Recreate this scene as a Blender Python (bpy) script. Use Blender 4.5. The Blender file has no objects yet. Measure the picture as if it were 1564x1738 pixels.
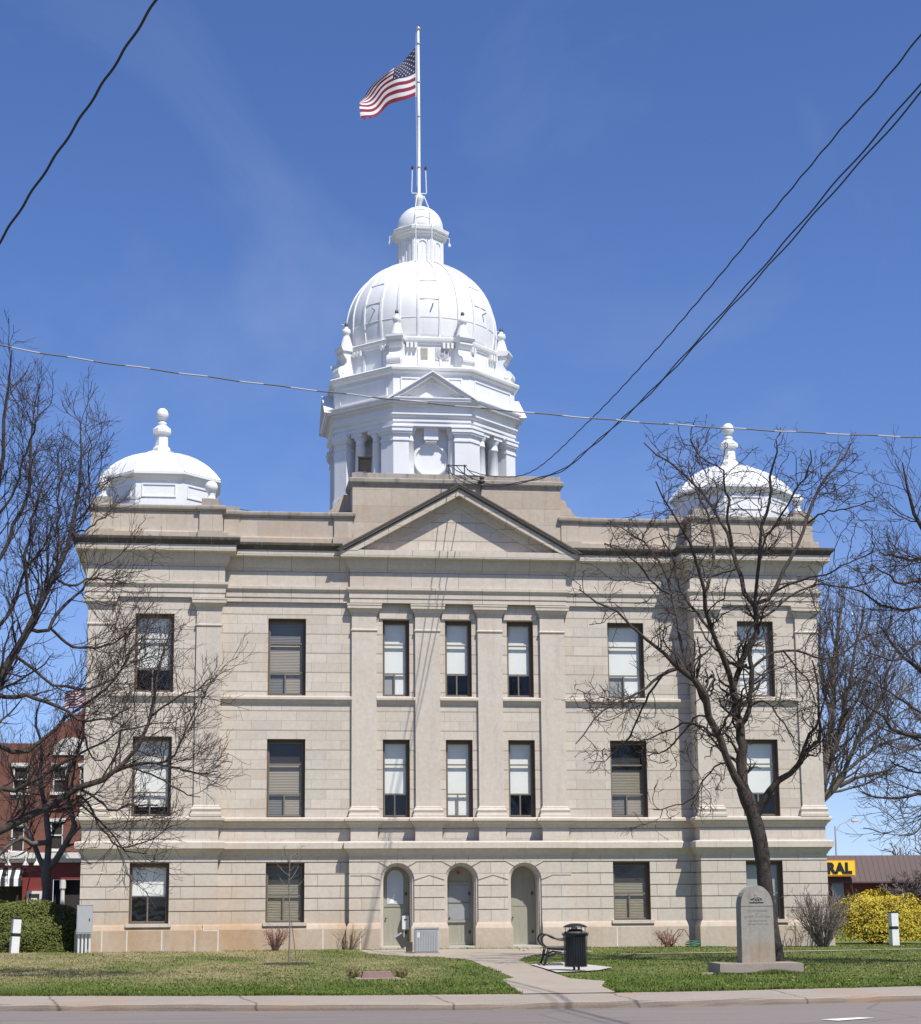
import bpy, bmesh, math, random
import numpy as np
from mathutils import Vector, Matrix

# ------------------------------------------------------------------ camera, sky, sun, exposure
scn = bpy.context.scene
COL = scn.collection
rad = math.radians
CAM_POS = Vector((-7.8612, -57.2177, 1.7))
YAW, PITCH, ROLL = 0.1228, 0.1824, -0.0063
fw = Vector((math.sin(YAW)*math.cos(PITCH), math.cos(YAW)*math.cos(PITCH), math.sin(PITCH)))
rt = Vector((math.cos(YAW), -math.sin(YAW), 0)); up = rt.cross(fw)
rt2 = rt*math.cos(ROLL)+up*math.sin(ROLL); up2 = up*math.cos(ROLL)-rt*math.sin(ROLL)
cam_d = bpy.data.cameras.new("camera"); cam = bpy.data.objects.new("camera", cam_d); COL.objects.link(cam)
cam.matrix_world = Matrix(((rt2.x, up2.x, -fw.x, CAM_POS.x), (rt2.y, up2.y, -fw.y, CAM_POS.y), (rt2.z, up2.z, -fw.z, CAM_POS.z), (0, 0, 0, 1)))
cam_d.sensor_fit = 'HORIZONTAL'; cam_d.sensor_width = 36.0
cam_d.lens = 3052.095*36/1564
cam_d.shift_x = (782-736.02)/1564; cam_d.shift_y = (970.507-869)/1564
cam_d.clip_start = 0.1; cam_d.clip_end = 3000
scn.camera = cam

SUN = Vector((0.53, -1.0, 1.75)).normalized()
wd = bpy.data.worlds.new("World"); scn.world = wd; wd.use_nodes = True
nt = wd.node_tree; nt.nodes.clear()
sky = nt.nodes.new('ShaderNodeTexSky'); sky.sky_type = 'NISHITA'; sky.sun_disc = False
sky.sun_elevation = math.asin(SUN.z); sky.sun_rotation = math.atan2(SUN.x, SUN.y)
sky.altitude = 600; sky.air_density = 1.0; sky.dust_density = 0.15; sky.ozone_density = 3.6
# thin cirrus wisps in the sky itself
tc = nt.nodes.new('ShaderNodeTexCoord'); mp = nt.nodes.new('ShaderNodeMapping'); mp.inputs['Scale'].default_value = (2.6, 2.6, 3.6)
mp.inputs['Rotation'].default_value = (0.3, 0.2, 0.4)
nz = nt.nodes.new('ShaderNodeTexNoise'); nz.inputs['Scale'].default_value = 1.5; nz.inputs['Detail'].default_value = 7; nz.inputs['Roughness'].default_value = .55
nz.inputs['Distortion'].default_value = .6
rp = nt.nodes.new('ShaderNodeValToRGB'); rp.color_ramp.elements[0].position = .48; rp.color_ramp.elements[0].color = (0, 0, 0, 1)
rp.color_ramp.elements[1].position = .85; rp.color_ramp.elements[1].color = (.14, .14, .14, 1)
mx = nt.nodes.new('ShaderNodeMix'); mx.data_type = 'RGBA'; mx.inputs['B'].default_value = (7.5, 7.9, 8.6, 1)
hs = nt.nodes.new('ShaderNodeHueSaturation'); hs.inputs['Hue'].default_value = 0.506; hs.inputs['Saturation'].default_value = 1.16; hs.inputs['Value'].default_value = 1.15
bg = nt.nodes.new('ShaderNodeBackground'); bg.inputs['Strength'].default_value = 0.10
wo = nt.nodes.new('ShaderNodeOutputWorld')
L = nt.links.new
vm = nt.nodes.new('ShaderNodeVectorMath'); vm.operation = 'MULTIPLY_ADD'; vm.inputs[1].default_value = (1, 1, .93); vm.inputs[2].default_value = (0, 0, .05)   # keeps the hazy horizon band out of the clear spring sky
L(tc.outputs['Generated'], vm.inputs[0]); L(vm.outputs[0], sky.inputs['Vector'])
L(tc.outputs['Generated'], mp.inputs['Vector']); L(mp.outputs['Vector'], nz.inputs['Vector']); L(nz.outputs['Fac'], rp.inputs['Fac'])
L(rp.outputs['Color'], mx.inputs['Factor']); L(sky.outputs['Color'], hs.inputs['Color']); tn = nt.nodes.new('ShaderNodeMix'); tn.data_type = 'RGBA'; tn.blend_type = 'MULTIPLY'; tn.inputs['Factor'].default_value = 1.0; tn.inputs['B'].default_value = (1.02, .935, 1.04, 1)
L(hs.outputs['Color'], tn.inputs['A']); L(tn.outputs['Result'], mx.inputs['A']); L(mx.outputs['Result'], bg.inputs['Color']); L(bg.outputs['Background'], wo.inputs['Surface'])

sl = bpy.data.lights.new("sun", 'SUN'); sl.energy = 5.0; sl.angle = rad(0.53); sl.color = (1.0, 0.962, 0.885)
so = bpy.data.objects.new("sun", sl); COL.objects.link(so); so.location = (30, -60, 90)
so.rotation_euler = (-SUN).to_track_quat('-Z', 'Y').to_euler()
scn.view_settings.view_transform = 'Standard'; scn.view_settings.look = 'None'
scn.view_settings.exposure = 0.28; scn.view_settings.gamma = 1.0
scn.cycles.max_bounces = 6; scn.cycles.transparent_max_bounces = 12
scn.cycles.use_denoising = True

# ------------------------------------------------------------------ materials
def node_mat(name):
    m = bpy.data.materials.new(name); m.use_nodes = True
    t = m.node_tree; b = t.nodes['Principled BSDF']
    return m, t, b
class NT:
    def __init__(s, t): s.t = t
    def n(s, ty, **kw):
        o = s.t.nodes.new(ty)
        for k, v in kw.items():
            if k in o.inputs: o.inputs[k].default_value = v
            else: setattr(o, k, v)
        return o
    def l(s, a, b): s.t.links.new(a, b)
    def noise(s, vec, scale, detail=5, rough=.6, map=None):
        if map:
            m = s.n('ShaderNodeMapping', Scale=map); s.l(vec, m.inputs['Vector']); vec = m.outputs['Vector']
        o = s.n('ShaderNodeTexNoise', Scale=scale, Detail=detail, Roughness=rough); s.l(vec, o.inputs['Vector']); return o.outputs['Fac']
    def ramp(s, fac, p0, p1, c0=(0, 0, 0, 1), c1=(1, 1, 1, 1)):
        r = s.n('ShaderNodeValToRGB'); e = r.color_ramp.elements; e[0].position = p0; e[1].position = p1; e[0].color = c0; e[1].color = c1
        s.l(fac, r.inputs['Fac']); return r.outputs['Color']
    def mix(s, fac, a, b, mode='MIX'):
        m = s.n('ShaderNodeMix', data_type='RGBA', blend_type=mode)
        for k, v in (('Factor', fac), ('A', a), ('B', b)):
            if hasattr(v, 'links') or hasattr(v, 'is_linked'): s.l(v, m.inputs[k])
            elif k == 'Factor': m.inputs[k].default_value = v
            else: m.inputs[k].default_value = (*v, 1) if len(v) == 3 else v
        return m.outputs['Result']
    def math(s, op, a, b=0.0, c=0.0):
        m = s.n('ShaderNodeMath', operation=op)
        for i, v in enumerate((a, b, c)):
            if hasattr(v, 'is_linked'): s.l(v, m.inputs[i])
            else: m.inputs[i].default_value = v
        return m.outputs[0]
    def bump(s, h, dist, strength=1.0, prev=None):
        b = s.n('ShaderNodeBump', Distance=dist, Strength=strength); s.l(h, b.inputs['Height'])
        if prev is not None: s.l(prev, b.inputs['Normal'])
        return b.outputs['Normal']
    def coord(s):
        return s.n('ShaderNodeTexCoord').outputs['Object']

def basic(name, c, c2=None, scale=3.0, rough=.8, bump=0.0, bscale=40, metal=0.0, spec=.5, stretch=None):
    m, t, b = node_mat(name); k = NT(t); v = k.coord()
    c2 = c2 or tuple(x*.82 for x in c)
    f = k.noise(v, scale, map=stretch); col = k.mix(k.ramp(f, .32, .68), c, c2)
    g = k.noise(v, scale*14, 3)
    col = k.mix(.35, col, k.mix(g, tuple(x*.8 for x in c), tuple(min(1, x*1.15) for x in c)), 'MIX')
    k.l(col, b.inputs['Base Color']); b.inputs['Roughness'].default_value = rough; b.inputs['Metallic'].default_value = metal
    b.inputs['Specular IOR Level'].default_value = spec
    if bump: k.l(k.bump(k.noise(v, bscale, 6), bump), b.inputs['Normal'])
    return m

def stone(name, c1, c2, c3, w=.95, h=.31, warp=.07, mortar=.0045, z0=0.0, stain=(.37, .335, .295), stain_amt=.5, brown=0.0, rough=.85, jdark=.72, off=.5, side=1.0):
    """ashlar limestone: per-block tint, thin joints, broad staining and fine grain"""
    m, t, b = node_mat(name); k = NT(t); v = k.coord()
    sx = k.n('ShaderNodeSeparateXYZ'); k.l(v, sx.inputs[0])
    u = k.math('ADD', sx.outputs['X'], k.math('MULTIPLY', sx.outputs['Y'], side)); z = k.math('SUBTRACT', sx.outputs['Z'], z0)
    if warp:
        z = k.math('ADD', z, k.math('MULTIPLY', k.math('SINE', k.math('MULTIPLY', z, math.pi/h)), warp))
    cv = k.n('ShaderNodeCombineXYZ'); k.l(u, cv.inputs[0]); k.l(z, cv.inputs[1])
    br = k.n('ShaderNodeTexBrick', Scale=1.0, Color1=(*c1, 1), Color2=(*c2, 1)); br.offset = off
    br.inputs['Mortar Size'].default_value = mortar; br.inputs['Mortar Smooth'].default_value = .1; br.inputs['Bias'].default_value = -.1
    br.inputs['Brick Width'].default_value = w; br.inputs['Row Height'].default_value = h
    br.inputs['Mortar'].default_value = (c1[0]*jdark, c1[1]*jdark, c1[2]*jdark*.97, 1)
    k.l(cv.outputs[0], br.inputs['Vector'])
    # second cell pattern picks odd warm blocks
    wv = k.n('ShaderNodeTexBrick', Scale=1.0, Color1=(0, 0, 0, 1), Color2=(1, 1, 1, 1)); wv.offset = off
    wv.inputs['Mortar Size'].default_value = 0; wv.inputs['Brick Width'].default_value = w; wv.inputs['Row Height'].default_value = h
    wv.inputs['Bias'].default_value = -.35; wv.inputs['Mortar'].default_value = (0, 0, 0, 1); k.l(cv.outputs[0], wv.inputs['Vector'])
    warm = k.math('MULTIPLY', wv.outputs['Color'], k.ramp(k.noise(v, .55, 3), .46, .60))
    col = k.mix(k.math('MULTIPLY', warm, .75), br.outputs['Color'], c3)
    big = k.ramp(k.noise(v, .8, 6, .65, (1, 1, 1.0)), .46, .74)
    col = k.mix(k.math('MULTIPLY', big, .5), col, tuple(x*.93 for x in c3))
    streak = k.ramp(k.noise(v, 1.0, 6, .7, (5, 5, .55)), .52, .80)
    col = k.mix(k.math('MULTIPLY', streak, stain_amt), col, stain)
    if brown:
        bz = k.ramp(k.noise(v, .35, 5, .6, (1, 1, .5)), .35, .62)
        west = k.ramp(k.math('ADD', k.math('MULTIPLY', sx.outputs['X'], -.1), .3), .0, .7, (.16, .16, .16, 1)); low = k.ramp(k.math('MULTIPLY', k.math('SUBTRACT', 2.7, sx.outputs['Z']), .5), .1, .85)
        col = k.mix(k.math('MULTIPLY', k.math('MULTIPLY', bz, brown), k.math('MULTIPLY', west, low)), col, (.40, .26, .145))
    g = k.ramp(k.noise(v, 55, 5, .75), .3, .7, (.84, .84, .84, 1), (1.08, 1.08, 1.08, 1)); med = k.ramp(k.noise(v, 7, 5, .7), .3, .7, (.90, .895, .885, 1), (1.05, 1.05, 1.05, 1)); col = k.mix(1.0, col, med, 'MULTIPLY'); col = k.mix(1.0, col, g, 'MULTIPLY')
    k.l(col, b.inputs['Base Color']); b.inputs['Roughness'].default_value = rough; b.inputs['Specular IOR Level'].default_value = .25
    inv = k.math('SUBTRACT', 1.0, br.outputs['Fac'])
    nb = k.bump(inv, .006, .6); k.l(k.bump(k.noise(v, 70, 4), .003, .5, nb), b.inputs['Normal'])
    return m

S1, S2, S3 = (.59, .527, .452), (.495, .448, .394), (.545, .445, .345)
MS = {
 'wall': stone('limestone_ashlar', S1, S2, S3, jdark=.55, mortar=.006),
 'rust': stone('limestone_rusticated', (.575, .515, .44), (.515, .466, .40), S3, w=1.13, h=.374, warp=0, z0=1.125, mortar=.008, jdark=.42, off=.37, brown=.5),
 'trim': stone('limestone_trim', (.575, .512, .44), (.53, .475, .412), (.52, .43, .345), w=2.03, h=40, warp=0, mortar=.006, z0=-9, off=0, side=0),
 'entab': stone('limestone_entablature', (.56, .498, .425), (.51, .458, .397), (.47, .39, .31), w=1.55, h=.5, warp=0, mortar=.008, z0=11.24, jdark=.4, off=.5, side=0),
 'parapet': stone('limestone_parapet', (.49, .425, .35), (.40, .345, .29), (.46, .335, .215), w=1.45, h=.55, warp=0, z0=13.38, mortar=.007, stain_amt=.55, stain=(.30, .25, .195), side=0),
 'plinth': stone('limestone_plinth', (.53, .455, .375), (.50, .425, .345), (.47, .36, .26), w=1.0, h=40, warp=0, mortar=.004, z0=-9, off=0, brown=.8, jdark=.8),
 'cap': stone('limestone_cap', (.36, .32, .275), (.32, .285, .25), (.31, .26, .21), w=1.6, h=40, warp=0, mortar=.007, z0=-9, off=0, stain=(.11, .10, .088), stain_amt=1.0, side=0),
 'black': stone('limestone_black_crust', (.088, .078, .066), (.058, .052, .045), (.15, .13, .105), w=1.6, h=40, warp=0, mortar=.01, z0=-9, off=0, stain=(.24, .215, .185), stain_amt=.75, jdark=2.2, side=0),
}
def white_paint():
    m, t, b = node_mat('white_paint'); k = NT(t); v = k.coord()
    f = k.ramp(k.noise(v, 1.3, 6, .65, (1, 1, .45)), .42, .78)
    col = k.mix(f, (.72, .72, .715), (.635, .632, .62))
    sp = k.ramp(k.noise(v, 9, 5, .7), .60, .76); col = k.mix(k.math('MULTIPLY', sp, .30), col, (.56, .54, .50)); rn = k.ramp(k.noise(v, 1.0, 6, .75, (7, 7, .7)), .58, .80); col = k.mix(k.math('MULTIPLY', rn, .35), col, (.50, .47, .42))
    k.l(col, b.inputs['Base Color']); b.inputs['Roughness'].default_value = .5
    k.l(k.bump(k.noise(v, 6, 4), .012, .35), b.inputs['Normal'])
    return m
M_WHITE = white_paint()
M_WOOD = basic('brown_window_wood', (.115, .072, .040), (.085, .055, .032), 4, .6)
M_ALU = basic('tan_storm_sash', (.17, .15, .115), (.14, .125, .098), 5, .5)
M_SHADE = basic('white_roller_shade', (.80, .80, .76), (.76, .76, .72), 1.5, .9)
M_GREYSH = basic('grey_shade', (.34, .35, .35), (.30, .31, .31), 1.5, .9)
def slat_mat(name, c):
    m, t, b = node_mat(name); k = NT(t); v = k.coord()
    sx = k.n('ShaderNodeSeparateXYZ'); k.l(v, sx.inputs[0])
    s = k.math('SINE', k.math('MULTIPLY', sx.outputs['Z'], 2*math.pi/.05))
    f = k.ramp(s, .0, .9); col = k.mix(f, tuple(x*.84 for x in c), c); k.l(col, b.inputs['Base Color'])
    k.l(k.bump(s, .006, .7), b.inputs['Normal']); b.inputs['Roughness'].default_value = .6
    return m
M_BLIND = slat_mat('tan_venetian_blind', (.33, .285, .225))
M_BLIND2 = slat_mat('olive_venetian_blind', (.26, .225, .155))
M_DARKBL = slat_mat('dim_venetian_blind', (.17, .165, .155))
def glass(name, tint, rough=.03):
    m = bpy.data.materials.new(name); m.use_nodes = True; t = m.node_tree; t.nodes.clear(); k = NT(t)
    tr = k.n('ShaderNodeBsdfTransparent', Color=(*tint, 1)); gl = k.n('ShaderNodeBsdfGlossy', Roughness=rough, Color=(.72, .72, .74, 1))
    lw = k.n('ShaderNodeLayerWeight', Blend=.5); ms = k.n('ShaderNodeMixShader'); o = k.n('ShaderNodeOutputMaterial')
    nb = k.bump(k.noise(k.coord(), 1.7, 2), .02, .25); k.l(nb, gl.inputs['Normal'])
    k.l(k.math('ADD', k.math('MULTIPLY', k.math('POWER', lw.outputs['Facing'], 5.0), .95), .045), ms.inputs[0]); k.l(tr.outputs[0], ms.inputs[1]); k.l(gl.outputs[0], ms.inputs[2]); k.l(ms.outputs[0], o.inputs[0])
    return m
M_GLASS = glass('window_glass', (.95, .955, .95))
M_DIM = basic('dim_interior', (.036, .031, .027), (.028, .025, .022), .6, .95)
M_DOOR = basic('weathered_green_door', (.315, .305, .24), (.25, .245, .195), 2.2, .7, .004, 30, stretch=(6, 6, .6))
M_DGLASS = basic('painted_over_door_glass', (.52, .56, .58), (.44, .49, .52), 2.5, .35)
M_STEP = basic('pale_step_concrete', (.52, .48, .42), (.45, .41, .36), 3, .9, .004, 50)
M_CONC = basic('path_concrete', (.35, .295, .235), (.285, .24, .19), .9, .92, .006, 45)
M_CONCW = basic('new_pale_concrete', (.47, .44, .395), (.41, .385, .345), 2.0, .9, .003, 50)
def kerb_mat(name, c1, c2, joint=3.05):
    m, t, b = node_mat(name); k = NT(t); v = k.coord(); sx = k.n('ShaderNodeSeparateXYZ'); k.l(v, sx.inputs[0])
    col = k.mix(k.ramp(k.noise(v, 1.0, 6, .7, (.6, 2.5, 6)), .35, .65), c1, c2); col = k.mix(.45, col, k.mix(k.noise(v, 34, 5, .75), tuple(q*.5 for q in c2), tuple(q*1.35 for q in c1)))
    rust = k.ramp(k.noise(v, .45, 4), .52, .62); col = k.mix(k.math('MULTIPLY', rust, .5), col, (c1[0]*1.0, c1[1]*.78, c1[2]*.6))
    w = k.math('ADD', k.math('ADD', sx.outputs['X'], k.math('MULTIPLY', sx.outputs['Y'], .25)), k.math('MULTIPLY', k.noise(v, 3.0, 3), .25))
    j = k.math('ABSOLUTE', k.math('SUBTRACT', k.math('FRACT', k.math('DIVIDE', w, joint)), .5)); jf = k.ramp(j, .003, .010, (1, 1, 1, 1), (0, 0, 0, 1))
    col = k.mix(k.math('MULTIPLY', jf, .75), col, tuple(q*.3 for q in c2)); k.l(col, b.inputs['Base Color']); b.inputs['Roughness'].default_value = .93
    k.l(k.bump(k.noise(v, 30, 5), .015, .7), b.inputs['Normal']); return m
M_CURB = kerb_mat('worn_kerb_concrete', (.335, .285, .235), (.25, .212, .176)); M_CURBF = kerb_mat('dirty_kerb_face', (.215, .165, .125), (.105, .086, .07))
M_BLACKM = basic('black_metal', (.012, .012, .014), (.018, .018, .02), 8, .42)
M_CABLE = basic('black_cable', (.012, .012, .014), (.02, .02, .022), 8, .6)
def lash_mat():
    m, t, b = node_mat('grey_lashed_cable'); k = NT(t); sx = k.n('ShaderNodeSeparateXYZ'); k.l(k.coord(), sx.inputs[0])
    s = k.math('SINE', k.math('ADD', k.math('MULTIPLY', sx.outputs['X'], 2*math.pi/1.05), k.math('MULTIPLY', k.noise(k.coord(), .8, 2), 2.0)))
    k.l(k.mix(k.ramp(s, -.25, .15), (.10, .10, .105), (.36, .355, .35)), b.inputs['Base Color']); b.inputs['Roughness'].default_value = .5; return m
M_GREYW = lash_mat()
M_GALV = basic('grey_painted_steel', (.40, .405, .405), (.35, .355, .355), 3, .5)
M_CONDUIT = basic('pale_conduit', (.66, .66, .63), (.55, .55, .52), 4, .5)
M_GRANITE = basic('weathered_monument_stone', (.335, .285, .215), (.25, .235, .205), 2.4, .9, .008, 60, stretch=(2.4, 2.4, .7))
def monument_mat():
    m, t, b = node_mat('streaked_monument_stone'); k = NT(t); v = k.coord(); sx = k.n('ShaderNodeSeparateXYZ'); k.l(v, sx.inputs[0])
    c = k.mix(k.ramp(k.noise(v, 6, 6, .75), .3, .7), (.35, .325, .285), (.27, .25, .22)); st = k.ramp(k.noise(v, 1.0, 6, .75, (16, 16, .9)), .36, .68)
    lo = k.ramp(k.math('ADD', sx.outputs['Z'], k.math('MULTIPLY', k.noise(v, 3, 4), .5)), .75, 1.5, (1, 1, 1, 1), (.12, .12, .12, 1))
    c = k.mix(k.math('MULTIPLY', st, lo), c, (.30, .20, .105)); d = k.ramp(k.noise(v, 1.0, 5, .7, (9, 9, .7)), .55, .8); c = k.mix(k.math('MULTIPLY', d, .6), c, (.13, .115, .095))
    g = k.ramp(k.noise(v, 90, 4, .7), .3, .7, (.8, .8, .8, 1), (1.15, 1.15, 1.15, 1)); k.l(k.mix(1.0, c, g, 'MULTIPLY'), b.inputs['Base Color']); b.inputs['Roughness'].default_value = .92
    k.l(k.bump(k.noise(v, 40, 6, .7), .012, .8), b.inputs['Normal']); return m
M_GRANITE = monument_mat()
M_GRANB = basic('monument_base_stone', (.33, .275, .23), (.26, .22, .185), 2.4, .92, .01, 40)
M_INSC = basic('cut_lettering', (.235, .22, .195), (.29, .275, .245), 9, .9)
M_REDM = basic('red_granite_marker', (.25, .15, .13), (.32, .21, .18), 12, .7, .004, 60)
M_BARK = basic('dark_bark', (.072, .054, .044), (.036, .028, .024), 5, .95, .03, 22, stretch=(2.5, 2.5, .5))
M_TWIG = basic('bare_twig', (.058, .040, .034), (.042, .030, .026), 3, .95)
M_BARKG = basic('grey_bark', (.135, .115, .10), (.085, .072, .065), 5, .95, .03, 22, stretch=(2.5, 2.5, .5))
M_TWIGG = basic('grey_twig', (.15, .122, .108), (.11, .092, .083), 3, .95)
M_LAMPRED = basic('red_beacon', (.09, .015, .012), None, 4, .3)
M_LIGHTB = basic('dark_fixture', (.05, .045, .04), (.07, .06, .055), 5, .5)

def brick_mat(name, c1, c2, mort, w=.22, h=.075, ms=.01):
    m, t, b = node_mat(name); k = NT(t); v = k.coord()
    sx = k.n('ShaderNodeSeparateXYZ'); k.l(v, sx.inputs[0]); cv = k.n('ShaderNodeCombineXYZ')
    k.l(k.math('ADD', sx.outputs['X'], sx.outputs['Y']), cv.inputs[0]); k.l(sx.outputs['Z'], cv.inputs[1])
    br = k.n('ShaderNodeTexBrick', Scale=1.0, Color1=(*c1, 1), Color2=(*c2, 1), Mortar=(*mort, 1))
    br.inputs['Mortar Size'].default_value = ms; br.inputs['Brick Width'].default_value = w; br.inputs['Row Height'].default_value = h
    k.l(cv.outputs[0], br.inputs['Vector']); col = k.mix(k.math('MULTIPLY', k.ramp(k.noise(v, .8, 5), .35, .7), .4), br.outputs['Color'], tuple(x*.7 for x in c1))
    k.l(col, b.inputs['Base Color']); b.inputs['Roughness'].default_value = .9
    return m
M_BRICK = brick_mat('red_brick', (.20, .068, .048), (.165, .055, .04), (.16, .095, .075))
M_BRICK2 = brick_mat('maroon_brick', (.19, .055, .045), (.16, .045, .038), (.17, .085, .07))

def lawn_mat():
    m, t, b = node_mat('lawn'); k = NT(t); v = k.coord()
    sx = k.n('ShaderNodeSeparateXYZ'); k.l(v, sx.inputs[0])
    g = k.mix(k.noise(v, 1.2, 5, .7, (1, .5, 1)), (.075, .135, .022), (.165, .19, .052))
    dry = k.ramp(k.noise(v, .33, 6, .68, (1, .42, 1)), .36, .55)
    left = k.ramp(k.math('MULTIPLY', sx.outputs['X'], -.12), .0, .6)              # drier turf to the west
    far = k.ramp(k.math('ADD', k.math('MULTIPLY', sx.outputs['Y'], .12), 2.85), .05, .8)   # and away from the curb
    amt = k.math('MULTIPLY', dry, k.math('MULTIPLY', k.math('ADD', .20, k.math('MULTIPLY', left, .64)), far))
    col = k.mix(amt, g, (.34, .285, .155))
    bare = k.ramp(k.noise(v, 1.6, 4, .7), .64, .72); col = k.mix(k.math('MULTIPLY', bare, .45), col, (.20, .165, .10))
    k.l(col, b.inputs['Base Color']); b.inputs['Roughness'].default_value = 1.0; b.inputs['Specular IOR Level'].default_value = .1
    k.l(k.bump(k.noise(v, 28, 5, .75), .05, .8), b.inputs['Normal'])
    return m
M_LAWN = lawn_mat()
def road_mat():
    m, t, b = node_mat('road_concrete'); k = NT(t); v = k.coord()
    c = k.mix(k.ramp(k.noise(v, .25, 5, .6, (.35, 1, 1)), .3, .7), (.205, .172, .152), (.165, .138, .122))
    c = k.mix(.5, c, k.mix(k.noise(v, 30, 5, .75), (.115, .098, .088), (.26, .222, .198)))
    pt = k.ramp(k.noise(v, .12, 4, .6, (.6, 1.6, 1)), .52, .58); c = k.mix(k.math('MULTIPLY', pt, .28), c, (.115, .098, .088)); sp = k.ramp(k.noise(v, 2.2, 5, .8), .66, .74); c = k.mix(k.math('MULTIPLY', sp, .4), c, (.10, .088, .08))
    wear = k.ramp(k.noise(v, 1.0, 5, .6, (.08, 2.2, 1)), .4, .7); c = k.mix(k.math('MULTIPLY', wear, .22), c, (.27, .235, .21))
    crack = k.n('ShaderNodeTexVoronoi', feature='DISTANCE_TO_EDGE', Scale=.22); k.l(v, crack.inputs['Vector'])
    cf = k.ramp(crack.outputs['Distance'], .002, .008, (1, 1, 1, 1), (0, 0, 0, 1)); c = k.mix(k.math('MULTIPLY', cf, .55), c, (.10, .09, .085))
    k.l(c, b.inputs['Base Color']); b.inputs['Roughness'].default_value = .9
    k.l(k.bump(k.noise(v, 60, 4), .01, .5), b.inputs['Normal']); return m
M_ROAD = road_mat()
M_LEAF = basic('dead_leaf', (.22, .14, .07), (.30, .21, .11), 30, .9)
M_EARTH = basic('dry_earth_and_grass', (.13, .125, .055), (.20, .165, .09), .3, 1.0, .05, 8)

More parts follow.
